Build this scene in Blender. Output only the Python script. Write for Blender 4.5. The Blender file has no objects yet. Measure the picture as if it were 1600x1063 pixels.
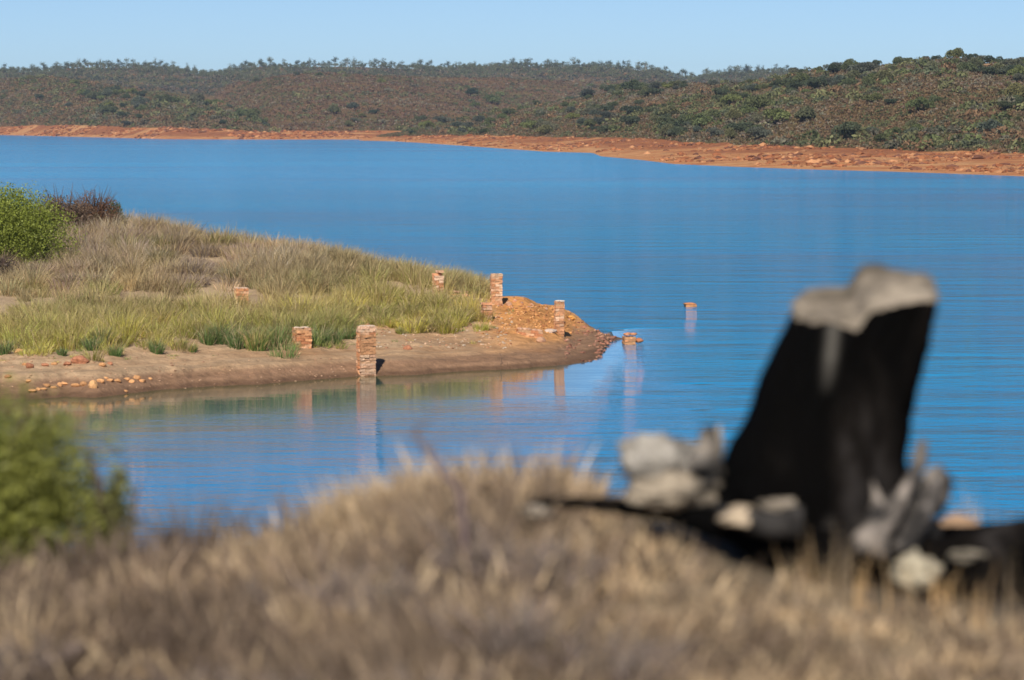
import bpy, math, random
import numpy as np
from mathutils import Vector, Matrix

# ------------------------------------------------------------------ camera, sky, sun, exposure
F = 5500.0; H = 6.1; HY = 190.0
TH = math.atan((531.5 - HY) / F); CT, ST = math.cos(TH), math.sin(TH)
SC = bpy.context.scene
COL = SC.collection
cam_d = bpy.data.cameras.new('camera'); cam = bpy.data.objects.new('camera', cam_d); COL.objects.link(cam)
cam_d.sensor_width = 36; cam_d.lens = 36 * F / 1600
cam.location = (0, 0, H); cam.rotation_euler = (math.pi / 2 - TH, 0, 0)
cam_d.clip_start = 0.2; cam_d.clip_end = 12000
cam_d.dof.use_dof = True; cam_d.dof.focus_distance = 165; cam_d.dof.aperture_fstop = 3.1
SC.camera = cam
SUN_EL = math.radians(42); SUN_AZ = math.radians(191)     # azimuth clockwise from +Y: behind the camera, to the left
w = bpy.data.worlds.new('World'); SC.world = w; w.use_nodes = True
nt = w.node_tree; bg = nt.nodes['Background']
sky = nt.nodes.new('ShaderNodeTexSky'); sky.sky_type = 'NISHITA'; sky.sun_disc = False
sky.sun_elevation = SUN_EL; sky.sun_rotation = SUN_AZ
sky.air_density = 0.75; sky.dust_density = 0.0; sky.ozone_density = 6; sky.altitude = 2500
nt.links.new(sky.outputs[0], bg.inputs[0]); bg.inputs[1].default_value = 0.078
sl = bpy.data.lights.new('sun', 'SUN'); sun = bpy.data.objects.new('sun', sl); COL.objects.link(sun)
sl.energy = 4.6; sl.angle = math.radians(0.5); sl.color = (1, .95, .86)
sd = Vector((math.sin(SUN_AZ) * math.cos(SUN_EL), math.cos(SUN_AZ) * math.cos(SUN_EL), math.sin(SUN_EL)))
sun.rotation_euler = sd.to_track_quat('Z', 'Y').to_euler()
SC.view_settings.view_transform = 'Standard'; SC.view_settings.look = 'None'
SC.view_settings.exposure = 0.28; SC.view_settings.gamma = 1
SC.cycles.use_denoising = True
SC.cycles.max_bounces = 6; SC.cycles.transparent_max_bounces = 8
SC.cycles.volume_bounces = 0

HAZE = .0001
rng = np.random.default_rng(7)
random.seed(7)

# ------------------------------------------------------------------ numpy helpers
def _h(ix, iy, iz):
    n = (ix * 374761393 + iy * 668265263 + iz * 2147483647 + 1274126177) & 0xffffffff
    n = ((n ^ (n >> 13)) * 1274126177) & 0xffffffff
    n = ((n ^ (n >> 16)) * 2246822519) & 0xffffffff
    return ((n ^ (n >> 15)) & 0xffffff) / float(0xffffff)

def vn(x, y, z=0.0):
    x, y, z = np.broadcast_arrays(np.asarray(x, float), np.asarray(y, float), np.asarray(z, float))
    ix = np.floor(x).astype(np.int64); iy = np.floor(y).astype(np.int64); iz = np.floor(z).astype(np.int64)
    fx = x - ix; fy = y - iy; fz = z - iz
    fx = fx * fx * (3 - 2 * fx); fy = fy * fy * (3 - 2 * fy); fz = fz * fz * (3 - 2 * fz)
    r = 0
    for dz in (0, 1):
        for dy in (0, 1):
            for dx in (0, 1):
                wgt = (fx if dx else 1 - fx) * (fy if dy else 1 - fy) * (fz if dz else 1 - fz)
                r = r + wgt * _h(ix + dx, iy + dy, iz + dz)
    return r * 2 - 1

def fbm(x, y, z=0.0, o=4):
    r = 0; a = 1; s = 1
    for i in range(o):
        r = r + a * vn(x * s + 17.3 * i, y * s - 9.1 * i, np.asarray(z) * s + 3.7 * i); a *= .5; s *= 2.03
    return r / 1.6

def pix(px, py, D):
    """world point at horizontal distance D seen at photograph pixel (px, py)"""
    u = (px - 800.0) / F; v = (531.5 - py) / F
    k = CT + v * ST
    return u * D / k, D, H + D * (-ST + v * CT) / k

def proj(X, Y, Z):
    dz = Z - H
    dep = Y * CT - dz * ST
    return 800 + F * X / dep, 531.5 - F * (Y * ST + dz * CT) / dep

def tab(x, t):
    t = np.array(t, float)
    return np.interp(x, t[:, 0], t[:, 1])

def link(o, parent=None):
    COL.objects.link(o)
    if parent is not None: o.parent = parent
    return o

def mesh(name, V, Fc, mat, parent=None, col=None, smooth=False, attrs=None):
    """V (n,3); Fc one int array (m,k) or a list of such arrays"""
    if not isinstance(Fc, (list, tuple)): Fc = [Fc]
    Fc = [np.asarray(f, np.int32) for f in Fc if len(f)]
    me = bpy.data.meshes.new(name)
    V = np.asarray(V, np.float32)
    me.vertices.add(len(V)); me.vertices.foreach_set('co', V.ravel())
    nl = sum(f.size for f in Fc); nf = sum(len(f) for f in Fc)
    me.loops.add(nl); me.polygons.add(nf)
    me.loops.foreach_set('vertex_index', np.concatenate([f.ravel() for f in Fc]))
    tot = np.concatenate([np.full(len(f), f.shape[1], np.int32) for f in Fc])
    st = np.concatenate([[0], np.cumsum(tot)[:-1]]).astype(np.int32)
    me.polygons.foreach_set('loop_start', st)
    me.polygons.foreach_set('use_smooth', np.full(nf, bool(smooth)))
    me.update(calc_edges=True); me.validate()
    if col is not None:
        a = me.color_attributes.new('Col', 'FLOAT_COLOR', 'POINT')
        c = np.ones((len(V), 4), np.float32); c[:, :3] = col
        a.data.foreach_set('color', c.ravel())
    for k, v in (attrs or {}).items():
        a = me.attributes.new(k, 'FLOAT', 'POINT'); a.data.foreach_set('value', np.asarray(v, np.float32))
    me.materials.append(mat)
    o = bpy.data.objects.new(name, me)
    return link(o, parent)

def tag(o, label=None, cat=None, group=None, kind=None):
    if label: o['label'] = label
    if cat: o['category'] = cat
    if group: o['group'] = group
    if kind: o['kind'] = kind
    return o

def empty(name, loc, label, cat, group=None):
    o = bpy.data.objects.new(name, None); o.location = loc; o.empty_display_size = .1
    link(o); return tag(o, label, cat, group)

ORD = ['first', 'second', 'third', 'fourth', 'fifth', 'sixth', 'seventh', 'eighth', 'ninth', 'tenth', 'eleventh', 'twelfth', 'thirteenth', 'fourteenth', 'fifteenth', 'sixteenth', 'seventeenth', 'eighteenth', 'nineteenth', 'twentieth']
class Acc:
    """collects vertices / faces / colours into one mesh"""
    def __init__(s): s.V = []; s.T = []; s.Q = []; s.C = []; s.n = 0
    def add(s, V, C, T=None, Q=None):
        V = np.asarray(V, float); s.V.append(V)
        C = np.asarray(C, float)
        s.C.append(np.broadcast_to(C, (len(V), 3)).copy() if C.ndim == 1 else C)
        if T is not None and len(T): s.T.append(np.asarray(T) + s.n)
        if Q is not None and len(Q): s.Q.append(np.asarray(Q) + s.n)
        s.n += len(V)
    def build(s, name, mat, parent=None, smooth=False):
        fs = []
        if s.T: fs.append(np.concatenate(s.T))
        if s.Q: fs.append(np.concatenate(s.Q))
        return mesh(name, np.concatenate(s.V), fs, mat, parent, np.concatenate(s.C), smooth)

def grid_faces(nr, nc):
    i = np.arange(nr - 1)[:, None] * nc + np.arange(nc - 1)[None, :]
    return np.stack([i, i + 1, i + nc + 1, i + nc], -1).reshape(-1, 4)

def blades(acc, base, length, width, az, lean, col, tipcol=None, curve=.5):
    """grass blades: base (n,3); each a 2-segment tapering ribbon"""
    n = len(base)
    d = np.stack([np.cos(az), np.sin(az), np.zeros(n)], 1)
    wa = rng.uniform(0, math.pi, n)
    wv = np.stack([np.cos(wa), np.sin(wa), np.zeros(n)], 1) * (width / 2)[:, None]
    up = np.array([0, 0, 1.0])
    l1 = lean * (1 - curve * .6); l2 = lean * (1 + curve)
    m = base + length[:, None] * .55 * (d * np.sin(l1)[:, None] + up * np.cos(l1)[:, None])
    t = m + length[:, None] * .5 * (d * np.sin(l2)[:, None] + up * np.cos(l2)[:, None])
    V = np.empty((n, 5, 3)); V[:, 0] = base - wv; V[:, 1] = base + wv; V[:, 2] = m - wv * .8; V[:, 3] = m + wv * .8; V[:, 4] = t
    i = np.arange(n)[:, None] * 5
    T = np.concatenate([i + [0, 1, 3], i + [0, 3, 2], i + [2, 3, 4]])
    if tipcol is None: tipcol = col
    C = np.empty((n, 5, 3)); C[:, 0] = C[:, 1] = col; C[:, 2] = C[:, 3] = col * .6 + tipcol * .4; C[:, 4] = tipcol
    acc.add(V.reshape(-1, 3), C.reshape(-1, 3), T=T)

def leaves(acc, P, size, col, up=None):
    """random leaf-like quads (kite shaped) at points P"""
    n = len(P)
    a = rng.normal(size=(n, 3)); a /= np.linalg.norm(a, axis=1)[:, None]
    b = rng.normal(size=(n, 3)); b -= a * (a * b).sum(1)[:, None]; b /= np.linalg.norm(b, axis=1)[:, None]
    s = np.asarray(size)
    if s.ndim == 0: s = np.full(n, float(s))
    a = a * s[:, None]; b = b * s[:, None] * .45
    V = np.stack([P - a, P - b, P + a, P + b], 1)
    Q = np.arange(n)[:, None] * 4 + np.array([0, 1, 2, 3])
    C = np.repeat(np.broadcast_to(col, (n, 3)), 4, axis=0)
    acc.add(V.reshape(-1, 3), C, Q=Q)

def tube(acc, pts, rad, col, n=6, ns=0.0):
    pts = np.asarray(pts, float); rad = np.broadcast_to(np.asarray(rad, float), (len(pts),))
    T = np.gradient(pts, axis=0); T /= np.linalg.norm(T, axis=1)[:, None] + 1e-9
    up = np.array([0, 0, 1.0]) if abs(T[:, 2]).mean() < .8 else np.array([0, 1.0, 0])
    A = np.cross(T, up); A /= np.linalg.norm(A, axis=1)[:, None] + 1e-9
    B = np.cross(T, A)
    th = np.arange(n) * 2 * math.pi / n
    V = pts[:, None] + rad[:, None, None] * (A[:, None] * np.cos(th)[None, :, None] + B[:, None] * np.sin(th)[None, :, None])
    if ns:
        q = V.reshape(-1, 3); c = np.repeat(pts, n, axis=0)
        k = 1 + ns * fbm(q[:, 0] * 9 / 1, q[:, 1] * 9, q[:, 2] * 9)
        V = (c + (q - c) * k[:, None]).reshape(V.shape)
    m = len(pts)
    i = np.arange(m - 1)[:, None] * n; j = np.arange(n)[None]
    Q = np.stack([i + j, i + (j + 1) % n, i + n + (j + 1) % n, i + n + j], -1).reshape(-1, 4)
    VV = np.concatenate([V.reshape(-1, 3), pts[:1], pts[-1:]])
    jj = np.arange(n)
    T1 = np.stack([np.full(n, m * n), (jj + 1) % n, jj], 1); T2 = np.stack([np.full(n, m * n + 1), (m - 1) * n + jj, (m - 1) * n + (jj + 1) % n], 1)
    acc.add(VV, col, T=np.concatenate([T1, T2]), Q=Q)

_ico = {}
def ico(sub):
    if sub not in _ico:
        import bmesh
        bm = bmesh.new(); bmesh.ops.create_icosphere(bm, subdivisions=sub, radius=1)
        bm.verts.ensure_lookup_table()
        _ico[sub] = (np.array([v.co[:] for v in bm.verts]), np.array([[v.index for v in f.verts] for f in bm.faces])); bm.free()
    return _ico[sub]

def lump(acc, c, s, col, sub=3, amp=.25, fr=1.6, seed=0.0, rot=0.0, facet=0.0):
    """noise-displaced rock or burl"""
    V, T = ico(sub)
    n = fbm(V[:, 0] * fr + seed, V[:, 1] * fr + seed * 1.7, V[:, 2] * fr - seed, 4)
    if facet:
        rg = np.random.default_rng(int(seed * 100) + 5)
        N = rg.normal(size=(9, 3)); N /= np.linalg.norm(N, axis=1)[:, None]
        dd = V @ N.T; k = np.minimum(1, (.55 + .3 * rg.random(9))[None] / np.maximum(dd, 1e-3)).min(1)
        V = V * (1 - facet + facet * k)[:, None]
    V = V * (1 + amp * n)[:, None] * np.asarray(s)
    cr, sr = math.cos(rot), math.sin(rot)
    V = np.stack([V[:, 0] * cr - V[:, 1] * sr, V[:, 0] * sr + V[:, 1] * cr, V[:, 2]], 1) + np.asarray(c)
    acc.add(V, col, T=T)

# ------------------------------------------------------------------ materials
def newmat(name, rough=.8, spec=.3):
    m = bpy.data.materials.new(name); m.use_nodes = True
    b = m.node_tree.nodes['Principled BSDF']
    b.inputs['Roughness'].default_value = rough; b.inputs['Specular IOR Level'].default_value = spec
    return m, m.node_tree, b

def N(t, ty, **kw):
    n = t.nodes.new(ty)
    for k, v in kw.items():
        if k in n.inputs.keys(): n.inputs[k].default_value = v
        else: setattr(n, k, v)
    return n

def noise(t, scale, detail=4, rough=.55, vec=None, sc=None):
    tc = N(t, 'ShaderNodeTexCoord'); mp = N(t, 'ShaderNodeMapping')
    t.links.new(tc.outputs['Object'], mp.inputs[0])
    if sc: mp.inputs['Scale'].default_value = sc
    n = N(t, 'ShaderNodeTexNoise'); n.inputs['Scale'].default_value = scale
    n.inputs['Detail'].default_value = detail; n.inputs['Roughness'].default_value = rough
    t.links.new(mp.outputs[0], n.inputs['Vector']); return n

def ramp(t, src, stops):
    r = N(t, 'ShaderNodeValToRGB'); e = r.color_ramp.elements
    while len(e) > 1: e.remove(e[0])
    e[0].position = stops[0][0]; e[0].color = (*stops[0][1], 1)
    for p, c in stops[1:]:
        k = e.new(p); k.color = (*c, 1)
    t.links.new(src, r.inputs[0]); return r

def mix(t, fac, a, b, bt='MIX'):
    m = N(t, 'ShaderNodeMix', data_type='RGBA', blend_type=bt)
    for s, i in ((fac, 0), (a, 6), (b, 7)):
        if isinstance(s, (int, float)): m.inputs[i].default_value = s
        elif isinstance(s, tuple): m.inputs[i].default_value = (*s, 1)
        else: t.links.new(s, m.inputs[i])
    return m.outputs[2]

def bump(t, b, h, strength, dist):
    n = N(t, 'ShaderNodeBump'); n.inputs['Strength'].default_value = strength; n.inputs['Distance'].default_value = dist
    t.links.new(h, n.inputs['Height']); t.links.new(n.outputs[0], b.inputs['Normal']); return n

G = lambda v: (v, v, v)
def colmat(name, var=.35, scale=8, rough=.85, spec=.2, bmp=0, bscale=30, bdist=.02, sc=None):
    """colour attribute times procedural noise"""
    m, t, b = newmat(name, rough, spec)
    a = N(t, 'ShaderNodeAttribute', attribute_name='Col')
    n = noise(t, scale, 6, .65, sc=sc)
    r = ramp(t, n.outputs[0], [(.25, G(1 - var)), (.75, G(1 + var))])
    t.links.new(mix(t, 1.0, a.outputs[0], r.outputs[0], 'MULTIPLY'), b.inputs['Base Color'])
    if bmp:
        n2 = noise(t, bscale, 6, .65, sc=sc); bump(t, b, n2.outputs[0], bmp, bdist)
    return m

def vegmat(name, trans=.3, rough=.6):
    m, t, b = newmat(name, rough, .25)
    a = N(t, 'ShaderNodeAttribute', attribute_name='Col')
    oi = N(t, 'ShaderNodeObjectInfo')
    r = ramp(t, oi.outputs['Random'], [(0, (.72, .75, .8)), (.5, (1, 1, 1)), (1, (1.35, 1.2, .95))])
    c = mix(t, 1.0, a.outputs[0], r.outputs[0], 'MULTIPLY')
    t.links.new(c, b.inputs['Base Color'])
    tr = N(t, 'ShaderNodeBsdfTranslucent'); t.links.new(c, tr.inputs[0])
    ms = N(t, 'ShaderNodeMixShader'); ms.inputs[0].default_value = trans
    out = t.nodes['Material Output']
    t.links.new(b.outputs[0], ms.inputs[1]); t.links.new(tr.outputs[0], ms.inputs[2]); t.links.new(ms.outputs[0], out.inputs[0])
    return m

M_grass = vegmat('dry_grass', .3); M_leaf = vegmat('leaf', .25, .5); M_scrub = vegmat('scrub_leaf', .15, .8)
M_wood = colmat('twig_wood', .3, 30, .9)
M_soil = colmat('shore_soil', .3, 5, .95, .1, .9, 9, .06)
M_rock = colmat('rusty_stone', .35, 14, .85, .25, .6, 40, .01)
M_brick = colmat('old_brick', .4, 22, .9, .15, .7, 60, .006)
M_fg = colmat('straw_soil', .35, 18, .95, .1, .8, 40, .03)
M_bark = colmat('bark', .3, 10, .9)

# heath hillside
def hillmat():
    m, t, b = newmat('heath_hillside', .95, .1)
    n1 = noise(t, .012, 4, .6); n2 = noise(t, .09, 5, .65); n3 = noise(t, .7, 5, .75)
    heath = ramp(t, n2.outputs[0], [(.3, (.10, .073, .038)), (.45, (.16, .095, .046)), (.6, (.19, .12, .055)), (.75, (.14, .125, .06))])
    green = ramp(t, n2.outputs[0], [(.3, (.06, .075, .03)), (.7, (.12, .125, .05))])
    f = ramp(t, n1.outputs[0], [(.45, G(0)), (.7, G(.75))])
    c = mix(t, f.outputs[0], heath.outputs[0], green.outputs[0])
    r3 = ramp(t, n3.outputs[0], [(.3, G(.45)), (.5, G(1)), (.72, (1.7, 1.5, 1.35))])
    c = mix(t, 1.0, c, r3.outputs[0], 'MULTIPLY')
    # bare orange draw-down bank
    nb = noise(t, .09, 8, .7); nb2 = noise(t, .45, 8, .78); nb3 = noise(t, .02, 4, .6)
    bank = ramp(t, nb.outputs[0], [(.3, (.36, .13, .05)), (.43, (.5, .21, .085)), (.52, (.56, .27, .115)), (.66, (.62, .36, .17)), (.8, (.5, .22, .09))])
    rb = ramp(t, nb2.outputs[0], [(.28, (.42, .33, .3)), (.44, (.9, .85, .8)), (.55, G(1)), (.75, G(1.15))])
    cb = mix(t, 1.0, bank.outputs[0], rb.outputs[0], 'MULTIPLY')
    red = ramp(t, nb2.outputs[0], [(.35, (.13, .05, .03)), (.5, (.33, .12, .05)), (.65, (.42, .17, .07))])
    rm = ramp(t, nb3.outputs[0], [(.44, G(0)), (.52, G(.9))])
    sp = N(t, 'ShaderNodeSeparateXYZ'); tcz = N(t, 'ShaderNodeTexCoord'); t.links.new(tcz.outputs['Object'], sp.inputs[0])
    zr = N(t, 'ShaderNodeMapRange'); t.links.new(sp.outputs[2], zr.inputs[0]); zr.inputs[1].default_value = .5; zr.inputs[2].default_value = 1.2
    mz = N(t, 'ShaderNodeMath', operation='MULTIPLY'); t.links.new(rm.outputs[0], mz.inputs[0]); t.links.new(zr.outputs[0], mz.inputs[1])
    cb = mix(t, mz.outputs[0], cb, red.outputs[0])
    a = N(t, 'ShaderNodeAttribute', attribute_name='bank')
    rr = ramp(t, a.outputs['Fac'], [(.42, G(0)), (.55, G(1))])
    t.links.new(mix(t, rr.outputs[0], c, cb), b.inputs['Base Color'])
    bump(t, b, n3.outputs[0], .8, 1.0)
    return m
M_hill = hillmat()

def watermat():
    m, t, b = newmat('lake_water', .06, .5)
    b.inputs['IOR'].default_value = 1.28; b.inputs['Specular Tint'].default_value = (.62, .86, 1, 1)
    a = N(t, 'ShaderNodeAttribute', attribute_name='shallow_reflect')
    t.links.new(mix(t, a.outputs['Fac'], (.003, .19, .40), (.05, .07, .018)), b.inputs['Base Color'])  # olive: murky shallows, with the grass bank's green reflection painted into the body colour
    tc = N(t, 'ShaderNodeTexCoord')
    def wv(scale, sx, sy, det, rg):
        mp = N(t, 'ShaderNodeMapping'); mp.inputs['Scale'].default_value = (sx, sy, 1); mp.inputs['Rotation'].default_value = (0, 0, .12)
        t.links.new(tc.outputs['Object'], mp.inputs[0])
        n = N(t, 'ShaderNodeTexNoise'); n.inputs['Scale'].default_value = scale; n.inputs['Detail'].default_value = det; n.inputs['Roughness'].default_value = rg
        t.links.new(mp.outputs[0], n.inputs['Vector']); return n.outputs[0]
    w1 = wv(3.2, .55, 1.0, 4, .6); w2 = wv(.42, .42, 1, 4, .55)
    lane = wv(.02, .25, 1, 4, .55)
    # ripples: distance in metres of height
    mm = N(t, 'ShaderNodeMath', operation='MULTIPLY'); t.links.new(w2, mm.inputs[0]); mm.inputs[1].default_value = 4.0
    bc = b.inputs['Base Color'].links[0].from_node
    lc = ramp(t, lane, [(.35, (.002, .20, .43)), (.5, (.003, .24, .50)), (.65, (.005, .275, .55))]); t.links.new(lc.outputs[0], bc.inputs[6])
    ad = N(t, 'ShaderNodeMath', operation='ADD'); t.links.new(w1, ad.inputs[0]); t.links.new(mm.outputs[0], ad.inputs[1])
    lr = N(t, 'ShaderNodeMapRange'); t.links.new(lane, lr.inputs[0]); lr.inputs[1].default_value = .35; lr.inputs[2].default_value = .65
    lr.inputs[3].default_value = .35; lr.inputs[4].default_value = 1.6
    cm = N(t, 'ShaderNodeAttribute', attribute_name='calm')
    m2 = N(t, 'ShaderNodeMath', operation='MULTIPLY'); t.links.new(lr.outputs[0], m2.inputs[0]); t.links.new(cm.outputs['Fac'], m2.inputs[1])
    m3 = N(t, 'ShaderNodeMath', operation='MULTIPLY'); t.links.new(ad.outputs[0], m3.inputs[0]); t.links.new(m2.outputs[0], m3.inputs[1])
    bump(t, b, m3.outputs[0], 1.0, .13)
    ra = N(t, 'ShaderNodeAttribute', attribute_name='rough'); t.links.new(ra.outputs['Fac'], b.inputs['Roughness'])
    return m
M_water = watermat()

# ------------------------------------------------------------------ peninsula shape
dF_t = [(-900, 70), (0, 77.1), (150, 78), (300, 80.5), (450, 82.4), (572, 84.3), (700, 85.4), (800, 86.7), (870, 87.8), (920, 89.5), (938, 90.9), (945, 94.5), (955, 97.6), (964, 98.4), (986, 99), (1040, 99)]
dB_t = [(-900, 160), (0, 135), (200, 130), (400, 125), (600, 118), (700, 115), (800, 112.5), (870, 111), (890, 110.4), (905, 107.6), (925, 104), (945, 100.8), (960, 99.6), (986, 98.6), (1040, 99)]
dR_t = [(-900, 103), (-400, 104), (0, 105), (200, 103.5), (350, 102), (500, 100), (650, 98.5), (740, 97), (775, 96.5), (820, 97.5), (870, 100), (900, 103), (925, 98.5), (945, 97.5), (960, 98.5), (986, 98.5), (1040, 99)]
zR_t = [(-900, 4.5), (-400, 3.7), (0, 3.0), (200, 2.8), (350, 2.48), (500, 2.06), (650, 1.57), (740, 1.27), (775, 1.19), (820, 1.03), (870, .77), (900, .42), (925, .24), (945, .13), (960, .07), (986, .0), (1000, -.3), (1040, -1)]
def pen_z(c, d, rough=True):
    c = np.asarray(c, float); d = np.asarray(d, float)
    f_, b_, r_, z_ = tab(c, dF_t), tab(c, dB_t), tab(c, dR_t), tab(c, zR_t)
    f_ = f_ + .35 * vn(c * .02, 3.3) + .12 * vn(c * .08, 1.3)
    t = (d - f_) / np.maximum(r_ - f_, .3)
    u = (b_ - d) / np.maximum(b_ - r_, .3)
    tt = np.clip(t, 0, 1); uu = np.clip(u, 0, 1)
    pf = .12 * np.minimum(tt / .06, 1) + .88 * (tt ** 1.22) * (1 - .10 * np.sin(tt * math.pi))
    pf = np.where(tt >= 1, 1, np.minimum(pf, 1))
    pb = 1 - (1 - uu) ** 1.3
    z = z_ * np.where(d <= r_, pf, pb)
    z = np.where(t < 0, (d - f_) * .12, z); z = np.where(u < 0, -(d - b_) * .15, z)
    if rough:
        X = (c - 800) / F * d
        edge = np.clip(np.minimum(d - f_, b_ - d) / 1.2, 0, 1)
        z = z + edge * np.minimum(.07, .05 + .03 * z) * fbm(X * .9, d * .9, 0, 5)
        # wave-cut terraces left by the falling water
        lev = np.clip(z, 0, .9); step = .09
        k = lev / step + .35 * vn(X * .35, d * .35); fr = k - np.floor(k)
        z = z + edge * np.where((z > 0.02) & (z < .8), (np.clip(fr * 2.2, 0, 1) - fr) * step * .85, 0)
        # rubble mound of orange gravel
        z = z + .22 * np.exp(-((c - 822) / 42) ** 2 - ((d - 96.5) / 2.6) ** 2) + .03 * np.clip(1 - np.abs(c - 850) / 80, 0, 1) * edge * fbm(X * 4, d * 4, 5, 3)
    return np.maximum(z, -2)

def pen_at(X, Y):
    return float(pen_z(800 + F * X / Y, Y))

def pen_hit(px, py):
    D = np.linspace(72, 135, 2500)
    X, Y, Z = pix(px, py, D)
    g = pen_z(px, D)
    i = np.argmax(Z <= g) if (Z <= g).any() else -1
    return float(X[i]), float(D[i]), float(g[i])

# grass line (front limit) of the vegetation in photograph rows
front_t = [(-400, 520), (0, 552), (100, 558), (180, 548), (240, 545), (300, 536), (360, 543), (450, 546), (490, 538), (545, 528), (560, 505), (600, 495), (650, 500), (700, 508), (745, 503), (765, 480), (790, 460), (1000, 300)]

NC, NR = 620, 520
cc = np.linspace(-900, 1035, NC)
ss = np.linspace(0, 1, NR)
Cg, Sg = np.meshgrid(cc, ss)
f_ = tab(Cg, dF_t); b_ = tab(Cg, dB_t)
Dg = (f_ - 5) + (b_ - f_ + 12) * Sg ** 1.25
Zg = pen_z(Cg, Dg)
Xg = (Cg - 800) / F * Dg
PX, PY = proj(Xg, Dg, Zg)
nzA = fbm(Xg * .6, Dg * .6, 2, 4); nzB = fbm(Xg * 2.5, Dg * 2.5, 7, 4); strk = fbm(Xg * .28, (Dg - f_) * 4.5, 4, 5)
sand = np.array([.46, .31, .185]); sand2 = np.array([.36, .21, .11]); wet = np.array([.15, .085, .05])
orng = np.array([.56, .255, .085]); litter = np.array([.34, .25, .16])
k = np.clip(.5 + .9 * nzA + .5 * strk, 0, 1)[..., None]
C = sand * k + sand2 * (1 - k)
ln = np.clip((strk - .12) * 4, 0, 1)[..., None] * np.clip(1 - Zg / .7, 0, 1)[..., None]
C = C * (1 - .5 * ln) * (1 + .22 * nzB[..., None])
mud = np.clip(1 - (Zg - .24 - .06 * nzA) / .12, 0, 1)[..., None]
C = C * (1 - mud) + (np.array([.25, .145, .085]) * (1 + .25 * strk[..., None])) * mud
wk = np.clip(1 - (Zg - .06) / .05, 0, 1)[..., None]; C = C * (1 - wk) + wet * wk
ok_ = (np.clip((Cg - 735) / 50, 0, 1) * np.clip((Zg - .22 + .1 * nzA) / .15, 0, 1) * np.clip(1.3 - np.abs(Dg - 97.5) / 9, 0, 1))[..., None]
C = C * (1 - ok_) + orng * (1 + .35 * nzB[..., None]) * ok_
gl = np.clip((tab(PX, front_t) + 6 - PY) / 15, 0, 1)[..., None] * (PX < 760)[..., None]
C = C * (1 - .8 * gl) + litter * (1 + .3 * nzA[..., None]) * .8 * gl
C = np.clip(C, .02, .8)
pen = mesh('ground', np.stack([Xg, Dg, Zg], -1).reshape(-1, 3), grid_faces(NR, NC), M_soil, None, C.reshape(-1, 3), True)
tag(pen, kind='structure')

# ------------------------------------------------------------------ water
wx = np.concatenate([-np.geomspace(3000, 60, 24), np.linspace(-50, 50, 260), np.geomspace(60, 3000, 24)])
wy = np.concatenate([np.linspace(-60, 60, 12), np.linspace(62, 130, 180), np.geomspace(134, 4000, 40)])
WX, WY = np.meshgrid(wx, wy)
wc = 800 + F * WX / np.maximum(WY, 1)
frs = tab(wc, dF_t)
sh = np.clip(1 - np.abs(frs - WY) / np.where(WY < frs, 19, 4), 0, 1) ** .7 * ((WY > 50) & (WY < 140)) * np.clip((985 - wc) / 120, 0, 1)  # near-shore band for the shallows and the painted green reflection, wider in front
calm = np.ones_like(WX)
fr_ = tab(wc, dF_t)
calm = np.where((WY > 55) & (WY < 135), .022 + .98 * np.clip((np.abs(fr_ - WY) - 5) / 23, 0, 1) ** 2, 1)
calm = np.where(wc > 960, np.maximum(calm, np.clip((wc - 960) / 200, 0, 1)), calm)
calm = np.where(WY > np.maximum(fr_, 86) + 5, 1, calm)
calm = np.where((WY < 82) & (wc < 1100), np.minimum(calm, .42 + .5 * np.clip((66 - WY) / 6, 0, 1)), calm) * (1 + .8 * np.clip((WY - 120) / 300, 0, 1))
water = mesh('water', np.stack([WX, WY, WX * 0], -1).reshape(-1, 3), grid_faces(len(wy), len(wx)), M_water, None, None, True,
             {'rough': (.03 + .07 * np.clip((WY - 90) / 300, 0, 1)).ravel(), 'shallow_reflect': sh.ravel(), 'calm': calm.ravel()})
tag(water, kind='structure')

# ------------------------------------------------------------------ far hills
def hill(rows, x0, x1, nc, sub, amp, seed, nb):
    """rows: list of (ytable, dtable) front to back; sub: samples per interval; nb: how many first rows are bare bank"""
    c = np.linspace(x0, x1, nc)
    R = []
    for yt, dt in rows:
        D = tab(c, dt)
        if isinstance(yt, (int, float)): Z = np.full(nc, float(yt))
        else: Z = pix(c, tab(c, yt), D)[2]
        R.append((D, Z))
    Ds, Zs, Bs = [], [], []
    for i in range(len(R) - 1):
        for s in np.arange(sub[i]) / sub[i]:
            e = s
            zz = R[i][1] * (1 - e) + R[i + 1][1] * e
            if i == nb: zz = R[i][1] + (R[i + 1][1] - R[i][1]) * (math.sin(s * math.pi / 2) * .35 + s * .65)
            Ds.append(R[i][0] * (1 - s) + R[i + 1][0] * s); Zs.append(zz)
            Bs.append(np.full(nc, 1.0 if i < nb else (max(0, 1 - s * 22) if i == nb else 0)))
    Ds.append(R[-1][0]); Zs.append(R[-1][1]); Bs.append(np.zeros(nc))
    D = np.array(Ds); Z = np.array(Zs); B = np.array(Bs); Cc = np.broadcast_to(c, D.shape)
    X = (Cc - 800) / F * D
    n = fbm(X / 70 + seed, D / 110, seed, 5)
    wgt = np.clip((Z - 1.5) / 6, 0, 1)
    Z = Z + amp * wgt * n + np.clip(Z, 0, .6) * .5 * fbm(X / 9, D / 11, seed, 5)
    B = np.clip(B - .25 * (B < 1) + .12 * n, 0, 1) * (B > 0)
    B = np.where(Z < 1.0, 1, B)
    o = mesh('hill', np.stack([X, D, Z], -1).reshape(-1, 3), grid_faces(*D.shape), M_hill, None, None, True, {'bank': B.ravel()})
    tag(o, kind='structure')
    return dict(c=c, D=D, Z=Z, B=B)

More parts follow.
